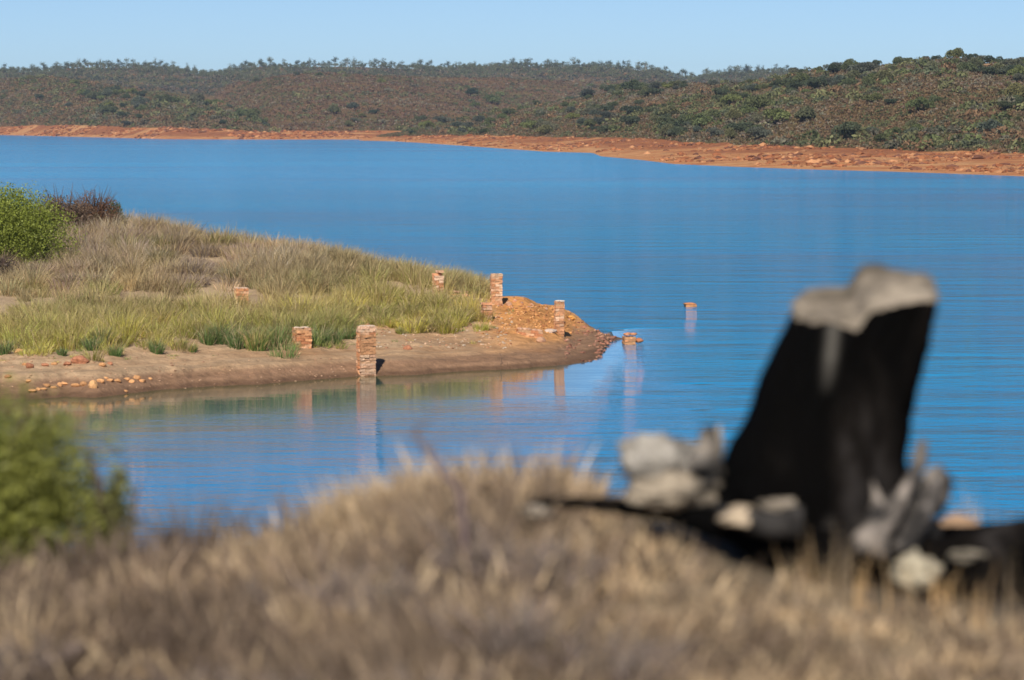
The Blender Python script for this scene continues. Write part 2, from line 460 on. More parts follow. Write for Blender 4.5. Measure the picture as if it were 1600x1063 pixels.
sh_l = [(-1500, 1500), (0, 1597), (120, 1400), (258, 1225), (350, 1205), (447, 1195), (560, 1195), (700, 1250), (900, 1400)]
HL = hill([(-2.0, [(x, d - 60) for x, d in sh_l]), (0.0, sh_l),
           ([(-1500, 196), (0, 199), (150, 200.5), (258, 201), (360, 203.5), (430, 207), (640, 300)], [(x, d + 55) for x, d in sh_l]),
           ([(-1500, 60), (-300, 92), (-100, 114), (0, 118), (60, 118), (130, 127), (200, 138), (280, 153), (340, 168), (400, 190), (430, 208), (640, 320)], [(-1500, 1800), (0, 1850), (200, 1700), (400, 1450), (640, 1350)]),
           (-2.0, [(-1500, 2200), (0, 2200), (200, 2000), (400, 1750), (640, 1650)])],
          -1300, 640, 320, [3, 24, 70, 8], 3.2, 1.0, 2)
HM = hill([(-2.0, [(-200, 2000), (300, 1900), (390, 1400), (425, 1170), (447, 1160), (550, 1150), (700, 1180), (1300, 1500)]), (0.0, [(-200, 2050), (300, 1950), (390, 1450), (425, 1205), (447, 1197), (550, 1197), (620, 1197), (700, 1250), (1300, 1600)]),
           ([(-200, 204), (420, 205), (560, 205.5), (620, 207), (800, 207), (1300, 200)], [(-200, 2100), (300, 2000), (390, 1520), (430, 1290), (447, 1275), (640, 1275), (1300, 1700)]),
           ([(-200, 150), (200, 146), (300, 142), (400, 128), (500, 113), (560, 113), (640, 117), (700, 123), (800, 130), (900, 133), (1000, 134), (1300, 145)], [(-200, 2300), (300, 2200), (400, 1900), (500, 1750), (900, 1900), (1300, 1900)]),
           (0.0, [(-200, 2450), (1300, 2450)])],
          -200, 1300, 280, [3, 24, 70, 8], 4.0, 5.0, 2)
sh_r = [(560, 1130), (617, 1082), (660, 1000), (706, 914), (780, 800), (852, 714), (926, 685), (938, 618), (1000, 560), (1050, 508), (1150, 475), (1250, 452), (1400, 428), (1600, 392), (3200, 330)]
HR = hill([(-2.0, [(x, d - 40) for x, d in sh_r]), (0.0, sh_r),
           ([(560, 219), (617, 213), (700, 212), (800, 214), (900, 217), (1000, 218.5), (1050, 222), (1100, 226), (1200, 229), (1300, 233), (1400, 237), (1600, 241), (3200, 235)],
            [(560, 1170), (617, 1140), (700, 1050), (800, 960), (900, 860), (1000, 760), (1100, 650), (1200, 600), (1400, 560), (1600, 510), (3200, 450)]),
           ([(560, 221), (617, 209), (680, 196), (740, 183), (800, 168), (900, 151), (1000, 137), (1060, 133), (1100, 128), (1200, 118), (1240, 108), (1300, 105), (1380, 98), (1450, 92), (1490, 89), (1530, 97), (1600, 108), (1800, 90), (3200, 40)],
            [(560, 1210), (617, 1220), (700, 1250), (800, 1250), (900, 1200), (1000, 1120), (1100, 1000), (1200, 900), (1400, 780), (1600, 720), (3200, 700)]),
           (-2.0, [(560, 1500), (1100, 1500), (1600, 1300), (3200, 1200)])],
          560, 3000, 520, [3, 40, 90, 8], 2.6, 9.0, 2)
HB = hill([(0.0, [(-1500, 1700), (2600, 1700)]),
           ([(-1500, 150), (2600, 150)], [(-1500, 2000), (2600, 2000)]),
           ([(-1500, 95), (-200, 100), (0, 113), (60, 114), (130, 106), (200, 106), (250, 107), (300, 116), (340, 118), (400, 106), (500, 105), (600, 106), (700, 108), (780, 106), (850, 105), (950, 105), (1020, 111), (1075, 125), (1110, 121), (1200, 114), (1400, 110), (2600, 110)], [(-1500, 2600), (2600, 2600)]),
           (0.0, [(-1500, 3400), (2600, 3400)])],
          -1300, 2600, 360, [10, 40, 8], 1.2, 14.0, 0)

def sample_hill(h, px, s):
    """point on hill at photograph column px and row fraction s (0..1)"""
    nr, nc = h['D'].shape
    ci = np.interp(px, h['c'], np.arange(nc)); ri = s * (nr - 1)
    c0 = np.clip(ci.astype(int), 0, nc - 2); r0 = np.clip(ri.astype(int), 0, nr - 2); a = ci - c0; b = ri - r0
    def g(A): return (A[r0, c0] * (1 - a) + A[r0, c0 + 1] * a) * (1 - b) + (A[r0 + 1, c0] * (1 - a) + A[r0 + 1, c0 + 1] * a) * b
    D = g(h['D']); Z = g(h['Z']); B = g(h['B'])
    return (px - 800) / F * D, D, Z, B

# small heath tufts covering the slopes: one object
acc = Acc()
def tufts(h, x0, x1, s0, s1, n, size, pal):
    px = rng.uniform(x0, x1, n); s = rng.uniform(s0, s1, n)
    X, D, Z, B = sample_hill(h, px, s)
    k = B < .5; X, D, Z = X[k], D[k], Z[k]; n = len(X)
    gr = fbm(X / 40 + 3, D / 60, 2, 3) + .5 * vn(X / 9, D / 12)
    for j in range(n_leaf):
        sz = size * rng.uniform(.35, .85, n)
        P = np.stack([X + rng.normal(0, size * .7, n), D + rng.normal(0, size * .7, n), Z + rng.uniform(.1, 1.0, n) * size * .9], 1)
        if j == 0:
            q = gr + rng.normal(0, .35, n)
            tc_ = np.where((q > .45)[:, None], pal[1], np.where((q < -.45)[:, None], np.array([.23, .185, .12]), pal[0])) * rng.uniform(.6, 1.4, (n, 1)) * rng.uniform(.9, 1.12, (n, 3))
        base = tc_ * rng.uniform(.8, 1.25, (n, 1))
        leaves(acc, P, sz, base)
n_leaf = 6
brown = np.array([.20, .128, .064]); olive = np.array([.12, .13, .055])
tufts(HL, -60, 430, .255, .93, 15000, .7, (brown * 1.05, olive * 1.1))
tufts(HM, 150, 1150, .255, .93, 19000, .7, (np.array([.20, .115, .065]), olive))
tufts(HR, 590, 1660, .303, .95, 42000, .42, (brown, olive))
tufts(HB, -60, 1500, .17, .84, 9000, 1.1, (np.array([.095, .088, .062]), np.array([.07, .085, .05])))
heath = acc.build('heath', M_scrub); tag(heath, kind='stuff')
# low green scrub past the shrubs one can single out
acc = Acc()
def scrub(h, x0, x1, s0, s1, n, w0, w1, nlf):
    px = rng.uniform(x0, x1, n); s = rng.uniform(s0, s1, n); X, D, Z, B = sample_hill(h, px, s)
    den = .5 + .9 * fbm(X / 55 + 9, D / 80, 4, 4); k = (B < .3) & (rng.random(n) < np.clip(den * 1.5 - .35, .04, 1))
    X, D, Z = X[k], D[k], Z[k]; n = len(X); w_ = rng.uniform(0, 1, n) ** 2 * (w1 - w0) + w0
    tn = np.array([[.10, .12, .05], [.13, .14, .065], [.085, .10, .06], [.15, .155, .075], [.12, .115, .085], [.19, .12, .07]])[rng.integers(0, 6, n)] * rng.uniform(.75, 1.25, (n, 1))
    i = np.repeat(np.arange(n), nlf); d = rng.normal(size=(len(i), 3)); d /= np.linalg.norm(d, axis=1)[:, None]; d[:, 2] = np.abs(d[:, 2])
    P = np.stack([X[i], D[i], Z[i]], 1) + d * (w_[i] / 2)[:, None] * [1, 1, .8] * rng.uniform(.6, 1.05, (len(i), 1))
    leaves(acc, P, w_[i] * rng.uniform(.06, .15, len(i)), tn[i] * rng.uniform(.75, 1.25, (len(i), 1)))
scrub(HL, -60, 430, .26, .93, 1500, 2.0, 5.5, 70); scrub(HM, 150, 1150, .26, .93, 600, 2.0, 5.5, 70); scrub(HR, 590, 1680, .31, .95, 3600, 1.2, 4.2, 80); scrub(HB, -60, 1260, .80, .864, 3200, 2.4, 5.0, 46); scrub(HB, -60, 1260, .35, .82, 3000, 2.4, 6.0, 34)
sb_ = acc.build('scrub', M_scrub); tag(sb_, kind='stuff')

# loose red rubble on the bare banks: one object
acc = Acc()
def bank_rubble(h, x0, x1, s0, s1, n, w0, w1):
    V0, T0 = ico(1); px = rng.uniform(x0, x1, n); sg = s0 + (s1 - s0) * rng.random(n) ** .8
    X, D, Z, B = sample_hill(h, px, sg)
    den = fbm(X / 22 + 4, D / 16, 6, 4); k = (Z > .12) & (rng.random(n) < np.clip(den * 2.2 + .25, .02, 1))
    X, D, Z, den = X[k], D[k], Z[k], den[k]; n = len(X)
    sz = (w0 + (w1 - w0) * rng.random(n) ** 3)[:, None, None]
    V = V0[None] * rng.uniform(.55, 1.35, (n, len(V0), 3)) * sz * [1.2, 1.2, .6] + np.stack([X, D, Z], 1)[:, None]
    c = np.array([[.26, .09, .035], [.34, .13, .05], [.17, .07, .04], [.42, .2, .09]])[rng.integers(0, 4, n)] * rng.uniform(.7, 1.25, (n, 1))
    acc.add(V.reshape(-1, 3), np.repeat(c, len(V0), 0), T=(T0[None] + np.arange(n)[:, None, None] * len(V0)).reshape(-1, 3))
bank_rubble(HL, -40, 440, .03, .27, 3500, .3, 1.2); bank_rubble(HM, 400, 640, .03, .27, 1500, .3, 1.0); bank_rubble(HR, 600, 1660, .03, .315, 9000, .12, .75)
rb_ = acc.build('rubble', M_rock); tag(rb_, kind='stuff')

# shrubs: a handful of meshes, copied as individuals
def shrub_mesh(k, tone):
    a = Acc(); rg = np.random.default_rng(100 + k)
    nl = rg.integers(5, 9)
    for i in range(nl):
        ang = rg.uniform(0, 6.283); r = rg.uniform(0, .62); c = np.array([math.cos(ang) * r, math.sin(ang) * r, rg.uniform(.3, .62)])
        rad = rg.uniform(.3, .5) * np.array([1, 1, .85])
        m = 300; d = rg.normal(size=(m, 3)); d /= np.linalg.norm(d, axis=1)[:, None]
        d[:, 2] = np.abs(d[:, 2]) * 1.1 - .35
        P = c + d * rad * rg.uniform(.72, 1.06, (m, 1)); P[:, 2] = np.maximum(P[:, 2], .03)
        leaves(a, P, rg.uniform(.035, .085, m), np.array(tone) * rg.uniform(.75, 1.3, (m, 1)) * rg.uniform(.8, 1.2))
    for i in range(5):
        e = rg.uniform(-.4, .4, 2); tube(a, [[0, 0, -.2], [e[0] * .5, e[1] * .5, .2], [e[0], e[1], .5]], [.05, .035, .015], (.09, .07, .05), 4)
    return a
tones = [(.095, .11, .05), (.075, .09, .05), (.13, .15, .055), (.10, .105, .075), (.125, .125, .06), (.07, .085, .045), (.11, .125, .085)]
tone_nm = ['green', 'dark green', 'light green', 'grey green', 'olive', 'very dark green', 'silvery green']
shr = []
for i, tn in enumerate(tones):
    o = shrub_mesh(i, tn).build('shrub', M_scrub); shr.append(o)
used = [False] * len(shr)
def place_shrub(X, Y, Z, w_, h_, label, group, pick=None):
    i = pick if pick is not None else random.randrange(len(shr))
    if used[i]: o = shr[i].copy(); COL.objects.link(o)
    else: o = shr[i]; used[i] = True
    o.location = (X, Y, Z - .1); o.scale = (w_ / 1.6, w_ / 1.6, h_); o.rotation_euler = (0, 0, random.uniform(0, 6.28))
    tag(o, label.replace('TONE', tone_nm[i]), 'shrub', group)
extra = Acc()
def shrub_field(h, pts, label, group, pick=None):
    for (px, s, w_, asp) in pts:
        X, D, Z, B = sample_hill(h, np.array([px]), np.array([s]))
        if B[0] > .4: continue
        size = 'big' if w_ > .75 * max(q[2] for q in pts) else ('small' if w_ < .5 * max(q[2] for q in pts) else 'middling')
        where = 'low near the bank' if s < .5 else ('halfway up' if s < .72 else 'high near the crest')
        xs = [q[0] for q in pts]; f3 = (px - min(xs)) / (max(xs) - min(xs) + 1); side = ['left end', 'left half', 'middle', 'right half', 'right end'][int(f3 * 4.99)]
        place_shrub(float(X[0]), float(D[0]), float(Z[0]), w_, w_ * asp, f'{size} TONE shrub {where}, {side} of {label}', group, pick)
def rand_pts(n, x0, x1, s0, s1, w0, w1, seed, dens=None):
    rg = np.random.default_rng(seed); out = []
    while len(out) < n:
        px = rg.uniform(x0, x1); s = rg.uniform(s0, s1)
        if dens and rg.random() > dens(px, s): continue
        out.append((px, s, w0 + (w1 - w0) * rg.random() ** 1.8, rg.uniform(.5, .75)))
    return out
cl = lambda px, s: float(np.clip(.35 + 1.1 * vn(px * .012 + 3, s * 7), .03, 1))
shrub_field(HR, rand_pts(135, 1040, 1640, .33, .94, 2.6, 6.0, 11, cl), 'the right hill', 'shrubs on the right hill')
shrub_field(HR, rand_pts(75, 640, 1060, .33, .93, 3.0, 6.5, 12, cl), 'the middle far slope', 'shrubs on the middle far shore slope')
shrub_field(HL, rand_pts(55, 0, 415, .28, .92, 4.0, 8.5, 13, cl), 'the left hill', 'shrubs on the left hill')
shrub_field(HM, rand_pts(35, 400, 1050, .29, .92, 4.0, 8.5, 14, cl), 'the central hill', 'shrubs on the central hill')

# eucalypts of the skyline
def tree_mesh(k):
    a = Acc(); rg = np.random.default_rng(300 + k)
    hh = 1.0; top = []
    pts = np.array([[0, 0, -.05], [.02, 0, .25], [.0 + rg.normal(0, .04), rg.normal(0, .04), .6], [rg.normal(0, .06), rg.normal(0, .06), .85]])
    tube(a, pts, [.03, .024, .016, .008], (.3, .27, .23), 5)
    for i in range(8):
        z0 = rg.uniform(.22, .7); an = rg.uniform(0, 6.28); r = rg.uniform(.1, .3)
        b = np.array([0, 0, z0]); e = np.array([math.cos(an) * r, math.sin(an) * r, z0 + rg.uniform(.08, .25)])
        tube(a, [b, (b + e) / 2 + [0, 0, -.02], e], [.012, .009, .004], (.28, .25, .21), 4); top.append(e)
    top.append(pts[-1] + [0, 0, .05]); top.append(pts[-1] + [0, 0, -.12])
    for e in top:
        m = 50; P = e + rg.normal(0, 1, (m, 3)) * np.array([.085, .085, .075]) * rg.uniform(.7, 1.25)
        leaves(a, P, rg.uniform(.022, .05, m), np.array([.12, .14, .09]) * rg.uniform(.7, 1.3, (m, 1)))
    return a
trs = [tree_mesh(i).build('eucalyptus_tree', M_scrub) for i in range(7)]
usedt = [False] * 7
rg = np.random.default_rng(5)
rest = Acc()
nrb = HB['D'].shape[0]; crest_s = 50 / (nrb - 1)
def place_tree(X, Y, Z, h_, label, group):
    i = random.randrange(7)
    if usedt[i]: o = trs[i].copy(); COL.objects.link(o)
    else: o = trs[i]; usedt[i] = True
    o.location = (X, Y, Z); o.scale = (h_ * 1.05, h_ * 1.05, h_); o.rotation_euler = (0, 0, random.uniform(0, 6.28))
    tag(o, label, 'tree', group)
for i in range(285):
    px = -10 + 1245 * (i + rg.random() * 1.6) / 285
    if 330 > px > 296 and rg.random() < .4: continue
    s = crest_s - abs(rg.normal(0, .012))
    X, D, Z, B = sample_hill(HB, np.array([px]), np.array([s]))
    place_tree(float(X[0]), float(D[0]), float(Z[0]) - .2, 3.2 + 4.6 * rg.random() ** 1.6, ['slim', 'leaning', 'open crowned', 'bushy'][i % 4] + ' tree on the wooded back skyline above ' + ('the left hill' if px < 300 else 'the central hill' if px < 640 else 'the middle far slope' if px < 1000 else 'the start of the right hill'), 'trees along the back skyline')
# the wood below them, one mass
src = [tree_mesh(i) for i in range(3)]
packs = [(np.concatenate(a.V), np.concatenate(a.C), np.concatenate(a.T), np.concatenate(a.Q)) for a in src]
for i in range(2300):
    px = rg.uniform(-30, 1260); s = crest_s + .012 - .37 * rg.random() ** 1.6
    if i > 1500: s = crest_s + rg.normal(0, .015)
    elif rg.random() > np.clip(.75 + .8 * vn(px * .01, s * 9), .1, 1): continue
    X, D, Z, B = sample_hill(HB, np.array([px]), np.array([s]))
    V, C_, T_, Q_ = packs[i % 3]; h_ = rg.uniform(3.5, 6.0) if i < 1500 else rg.uniform(2.2, 4.0); an = rg.uniform(0, 6.28)
    W = V * [h_ * 1.3, h_ * 1.3, h_ * .85]
    W = np.stack([W[:, 0] * math.cos(an) - W[:, 1] * math.sin(an), W[:, 0] * math.sin(an) + W[:, 1] * math.cos(an), W[:, 2]], 1) + [X[0], D[0], Z[0] - .3]
    rest.add(W, C_ * rg.uniform(.75, 1.2), T=T_, Q=Q_)
wd = rest.build('woodland', M_scrub); tag(wd, kind='stuff')
# round trees on the right hill's crest
crr = 133 / (HR['D'].shape[0] - 1)
for ci_, (px, w_) in enumerate([(1112, 3.4), (1240, 4.4), (1252, 3.6), (1279, 4), (1320, 3.5), (1340, 3.5), (1366, 4), (1400, 4.6), (1416, 4), (1442, 3.2), (1458, 3.4), (1492, 5.6), (1514, 5), (1528, 4.4), (1548, 5.2), (1560, 4), (1577, 5.4), (1598, 6)]):
    X, D, Z, B = sample_hill(HR, np.array([px + 0.0]), np.array([crr]))
    place_shrub(float(X[0]), float(D[0]), float(Z[0]) - .2, w_ * .75, w_ * .55, 'bushy tree on the right hill crest, ' + ORD[ci_] + ' from the left', 'bushy trees on the right hill crest', (1, 3, 5, 0)[ci_ % 4])
for i in range(len(shr)):
    if not used[i]: bpy.data.objects.remove(shr[i])

# ------------------------------------------------------------------ peninsula grass
def density(px, py):
    fl = tab(px, front_t)
    d = np.where(py < fl, 1.0, np.clip(1 - (py - fl) / 18, 0, 1) * .35)
    band = (px < 370) & (py > 460 + 6 * np.sin(px / 40)) & (py < 488 + 6 * np.sin(px / 30))
    d = np.where(band, .22, d)
    gap = (px > 545) & (px < 640) & (py > 478)
    d = np.where(gap, d * .15, d)
    return np.where((px > 755) | (py < 330), 0, d)
GREY = np.array([.36, .30, .245]); STRAW = np.array([.46, .36, .20]); YG = np.array([.44, .42, .07]); OLV = np.array([.26, .26, .07]); GRN = np.array([.12, .23, .055]); MAUV = np.array([.33, .26, .25])
def tone(px, py, r):
    back = np.clip((478 - py) / 60, 0, 1) * np.clip((620 - px) / 200, .15, 1)
    fl = tab(px, front_t); nearf = np.clip(1 - (fl - py) / 62, 0, 1)
    c = OLV[None] * (1 - r[:, None]) + (STRAW * .9)[None] * r[:, None]
    yg = np.clip(nearf * 1.2, 0, 1)[:, None]
    c = c * (1 - .75 * yg) + YG * .75 * yg
    g = (np.clip((nearf - .62) * 3.5, 0, 1) * np.clip(1.3 - np.abs(px - 440) / 110, .18, 1) * (px < 620))[:, None] * (r < .85)[:, None]
    c = c * (1 - g) + GRN * g
    gk = np.where(r < .35, 1, 0)[:, None]
    b = (GREY * (1 - gk) + MAUV * gk); b = np.where((r > .75)[:, None], STRAW * .85, b)
    return c * (1 - back[:, None]) + b * back[:, None]
def tussocks(cen, hgt, rad, nb, col, acc, flop=.55):
    """cen (m,3): tussock centres"""
    m = len(cen)
    idx = np.repeat(np.arange(m), nb)
    n = len(idx)
    az = rng.uniform(0, 2 * math.pi, n); rr = np.sqrt(rng.random(n)) * rad[idx] * .5
    base = cen[idx] + np.stack([np.cos(az) * rr, np.sin(az) * rr, np.full(n, -.03)], 1)
    L = hgt[idx] * rng.uniform(.6, 1.15, n)
    lean = np.abs(rng.normal(0, .36, n)) + rr / rad[idx] * flop
    c = col[idx] * rng.uniform(.7, 1.3, (n, 1)); dry = rng.random(n) < .22
    c = np.where(dry[:, None], STRAW * rng.uniform(.7, 1.3, (n, 1)), c)
    blades(acc, base, L, rng.uniform(.009, .02, n), az + rng.normal(0, .5, n), lean, c, c * .55 + STRAW * .5)
acc = Acc()
nS = 7000
c_ = rng.uniform(-300, 765, nS); tt = rng.random(nS) ** .85
d_ = tab(c_, dF_t) + 2 + (tab(c_, dR_t) + 9 - tab(c_, dF_t) - 2) * tt
z_ = pen_z(c_, d_); X_ = (c_ - 800) / F * d_
px_, py_ = proj(X_, d_, z_)
cl_ = .5 + .8 * fbm(X_ * .35, d_ * .3, 9, 3)
keep = rng.random(nS) < density(px_, py_) * np.clip(cl_ * 2.2 - .3, .1, 1) * .72
c_, d_, z_, X_, px_, py_ = [a[keep] for a in (c_, d_, z_, X_, px_, py_)]
m = len(c_); print('tussocks', m)
r_ = np.clip(rng.random(m) * .5 + .5 * (.5 + fbm(X_ * .25, d_ * .25, 3, 3)), 0, 1)
hg = rng.uniform(.28, .8, m) * np.where(py_ > tab(px_, front_t) - 8, .65, 1)
cen = np.stack([X_, d_, z_], 1)
tn_ = tone(px_, py_, r_) * rng.uniform(.55, 1.45, (m, 1)) * rng.uniform(.9, 1.12, (m, 3))
tussocks(cen, hg, rng.uniform(.35, .75, m), 105, tn_, acc, .8)
# broader low scrub clumps among the tussocks
def clumps(n, x0, x1, y0, y1, col, h0, h1, r0, r1, nb):
    P = np.array([pen_hit(rng.uniform(x0, x1), rng.uniform(y0, y1)) for _ in range(n)]); P = P[P[:, 2] > .25]; q = len(P)
    tussocks(P, rng.uniform(h0, h1, q), rng.uniform(r0, r1, q), nb, np.array([col]) * rng.uniform(.6, 1.25, (q, 1)) * rng.uniform(.92, 1.08, (q, 3)), acc, 1.15)
clumps(85, -60, 430, 372, 450, MAUV * .95, .3, .55, .7, 1.3, 330)
clumps(26, -60, 560, 385, 470, OLV * .8, .4, .7, .5, .9, 240)
clumps(50, 0, 740, 488, 520, OLV * 1.0, .3, .6, .5, .9, 220)
clumps(26, 40, 740, 485, 525, YG * 1.1, .4, .7, .4, .7, 200)
clumps(34, 300, 560, 512, 536, GRN * .85, .3, .5, .4, .7, 220)
# sparse low herbs on the bare soil
k_ = 900
c2 = rng.uniform(-200, 800, k_); d2 = tab(c2, dF_t) + 3 + rng.random(k_) * 12; z2 = pen_z(c2, d2); X2 = (c2 - 800) / F * d2
p2, q2 = proj(X2, d2, z2)
kk = (q2 > tab(p2, front_t) - 10) & (q2 < tab(p2, front_t) + 40) & (rng.random(k_) < .35)
cen2 = np.stack([X2, d2, z2], 1)[kk]; m2 = len(cen2)
tussocks(cen2, rng.uniform(.06, .16, m2), np.full(m2, .16), 26, np.where((rng.random(m2) < .5)[:, None], GRN, YG), acc, .9)
gs = acc.build('grass', M_grass); tag(gs, kind='stuff')

# countable tussocks standing apart along the front edge
def tussock_thing(px, py, hpx, wpx, col, label, group=None):
    X, Y, Z = pen_hit(px, py)
    a = Acc(); h_ = hpx / F * Y * 1.2; w_ = wpx / F * Y * 1.2
    tussocks(np.zeros((1, 3)), np.array([h_]), np.array([w_ * .6]), 170, np.array([col]), a, .75)
    o = a.build('grass_tussock', M_grass); o.location = (X, Y, Z); tag(o, label, 'grass tussock', group); return o
for px, py, hp, wp in [(8, 553, 24, 22), (38, 545, 18, 18), (97, 556, 14, 14), (142, 548, 26, 22), (180, 556, 20, 22), (245, 552, 22, 22), (283, 543, 15, 16), (300, 550, 12, 16), (60, 552, 12, 12), (160, 540, 30, 22), (120, 545, 16, 16)]:
    tussock_thing(px, py, hp, wp, GRN * 1.1, ORD[sorted([8, 38, 97, 142, 180, 245, 283, 300, 60, 160, 120]).index(px)] + ' small green tussock from the left along the left beach edge', 'small green tussocks at the left beach edge')
for px, py, hp, wp in [(370, 544, 34, 34), (400, 547, 38, 40), (432, 546, 42, 40), (345, 536, 34, 30), (325, 538, 28, 26)]:
    tussock_thing(px, py, hp, wp, GRN * .9, ORD[[325, 345, 370, 400, 432].index(px)] + ' dense dark green tussock from the left, left of the short brick stub', 'dark green tussocks left of the short stub')
for px, py, hp, wp in [(500, 540, 32, 30), (522, 537, 26, 28), (545, 530, 20, 18)]:
    tussock_thing(px, py, hp, wp, GRN, ORD[[500, 522, 545].index(px)] + ' dark green tussock between the short stub and the waterside pillar', 'dark green tussocks between two front pillars')
for px, py, hp, wp in [(612, 512, 16, 18), (655, 520, 14, 16), (625, 522, 12, 12), (752, 516, 14, 30), (715, 512, 16, 14)]:
    tussock_thing(px, py, hp, wp, YG * .8 + GRN * .3, ORD[[612, 625, 655, 715, 752].index(px)] + ' low green clump from the left on the stony slope right of the waterside pillar', 'low clumps on the stony slope')
tussock_thing(470, 506, 46, 62, YG * 1.25, 'big yellow green tussock fanning out behind the short brick stub')
tussock_thing(455, 400, 12, 30, OLV, 'dark spiky tussock breaking the grassy ridge line')
tussock_thing(335, 520, 44, 48, YG * 1.1, 'large bright tussock in the grass above the left beach')
tussock_thing(195, 535, 52, 48, YG, 'tall yellowish tussock at the beach edge below the bare strip')

# ------------------------------------------------------------------ bushes on the peninsula
def leafy_bush(name, loc, rx, ry, rz, col, n_lobes, nleaf, lsz, label, cat='bush', seed=1, group=None, stemcol=(.12, .08, .06), twigs=0):
    rg = np.random.default_rng(seed)
    root = empty(name, loc, label, cat, group)
    a = Acc()
    for i in range(n_lobes):
        d = rg.normal(size=3); d /= np.linalg.norm(d); d[2] = abs(d[2])
        k = rg.uniform(.35, .8); c = np.array([d[0] * rx * k, d[1] * ry * k, rz * (.22 + .6 * d[2] * k)])
        rad = np.array([rx, (rx + ry) / 2, rz]) * rg.uniform(.2, .36)
        m = nleaf; q = rg.normal(size=(m, 3)); q /= np.linalg.norm(q, axis=1)[:, None]
        q *= 1 + .25 * fbm(q[:, 0] * 2 + i, q[:, 1] * 2, q[:, 2] * 2, 3)[:, None]
        P = c + q * rad * rg.uniform(.75, 1.08, (m, 1)); P[:, 2] = np.maximum(P[:, 2], .02)
        leaves(a, P, lsz * rg.uniform(.6, 1.3, m), np.array(col) * rg.uniform(.7, 1.3, (m, 1)) * rg.uniform(.85, 1.2))
    a.build('foliage', M_leaf, root)
    s = Acc()
    for i in range(8 + twigs):
        an = rg.uniform(0, 6.28); k = rg.uniform(.2, .85); hz = rz * rg.uniform(.6, 1.12 if twigs else .8)
        e = np.array([math.cos(an) * rx * k, math.sin(an) * ry * k, hz])
        mid = e * .5 + rg.normal(0, .04, 3) * rz
        tube(s, [[0, 0, -.08], mid, e], [.02 * rz + .004, .012 * rz + .003, .003], stemcol, 5)
        for j in range(3 if twigs else 1):
            f = e * .7 + rg.normal(0, .15, 3) * rz; f[2] = max(f[2], rz * .3)
            tube(s, [mid, (mid + f) / 2 + rg.normal(0, .02, 3), f], [.008 * rz + .002, .005 * rz + .0015, .002], stemcol, 4)
    s.build('stem', M_wood, root)
    return root
def on_pen(px, D):
    X = (px - 800) / F * D; return (X, D, float(pen_z(px, D)))
leafy_bush('green_bush', on_pen(8, 98), 2.1, 1.6, 2.5, (.28, .31, .05), 80, 620, .034, 'large bright green rounded bush at the left end of the grassy point', seed=3)
leafy_bush('dry_bush', on_pen(98, 103), 1.4, 1.0, 1.45, (.19, .125, .08), 26, 300, .032, 'brown dry twiggy bush just right of the big green bush', seed=4, twigs=30)
leafy_bush('dry_bush', on_pen(148, 104), .95, .8, 1.25, (.18, .09, .05), 16, 260, .03, 'reddish brown bush on the ridge beside the small green shrub', seed=5, twigs=22)
leafy_bush('green_bush', on_pen(180, 104.5), .42, .4, 1.1, (.13, .18, .05), 9, 200, .035, 'small green shrub at the right end of the ridge bushes', seed=6)
leafy_bush('dry_bush', on_pen(-10, 95), 1.0, .8, .9, (.12, .085, .065), 16, 240, .03, 'grey brown dry bush in front of the green bush at the left edge', seed=8, twigs=20)

# ------------------------------------------------------------------ brick ruins
def bricks(acc, w_, dp, h_, seed, jag=0, course=.068, bl=.22, pal=None, top=None, cap=False, stain=None):
    """courses of real bricks round a mortar core; w_ along x, dp along y"""
    rg = np.random.default_rng(seed); n = int(h_ / course)
    pal = pal or [(.50, .21, .10), (.56, .28, .14), (.45, .17, .085), (.58, .35, .21), (.52, .30, .19)]
    pal = [tuple(np.array(q) * .8 + np.array([.72, .38, .16]) * .2) for q in pal]
    def box(c, s, col, j=.007):
        v = np.array([[x, y, z] for z in (-1, 1) for y in (-1, 1) for x in (-1, 1)], float) * np.array(s) / 2
        v += rg.normal(0, j, v.shape)
        acc.add(v + c, col, Q=[[0, 2, 3, 1], [4, 5, 7, 6], [0, 1, 5, 4], [2, 6, 7, 3], [0, 4, 6, 2], [1, 3, 7, 5]])
    hc = n * course
    zc = hc if not jag else hc - jag
    # mortar core, in short lengths so its tone can change
    for i in range(max(1, int(zc / .2))):
        z0 = zc * i / max(1, int(zc / .2)); z1 = zc * (i + 1) / max(1, int(zc / .2))
        box((0, 0, (z0 + z1) / 2), (w_ - .03, dp - .03, z1 - z0 - .002), (.44, .26, .14), .002)
    for i in range(n):
        z = (i + .5) * course; th = course - rg.uniform(.005, .010)
        off = (i % 2) * bl / 2
        for side in range(4):
            L = w_ if side < 2 else dp - .2
            x = -L / 2
            first = True
            while x < L / 2 - .02:
                ln = bl if not first else (bl - off if off else bl)
                first = False
                x1 = min(x + ln, L / 2)
                if L / 2 - x1 < .05: x1 = L / 2
                cx = (x + x1) / 2; s = x1 - x - .012
                pr = rg.uniform(-.012, .012)
                if side == 0: c = (cx, -dp / 2 + .05 - pr, z); sz = (s, .1, th)
                elif side == 1: c = (cx, dp / 2 - .05 + pr, z); sz = (s, .1, th)
                elif side == 2: c = (-w_ / 2 + .05 - pr, cx, z); sz = (.1, s, th)
                else: c = (w_ / 2 - .05 + pr, cx, z); sz = (.1, s, th)
                x = x1
                if jag and top and z > hc - jag and z > top(c[0], c[1]): continue
                if rg.random() < (.02 if i < n - 2 else .22 if i == n - 1 else .08) and i > 1: continue
                col = np.array(pal[rg.integers(len(pal))]) * rg.uniform(.85, 1.15)
                if stain: col = stain(z / hc, col, side)
                box(c, sz, np.clip(col, .02, .75))
    return hc
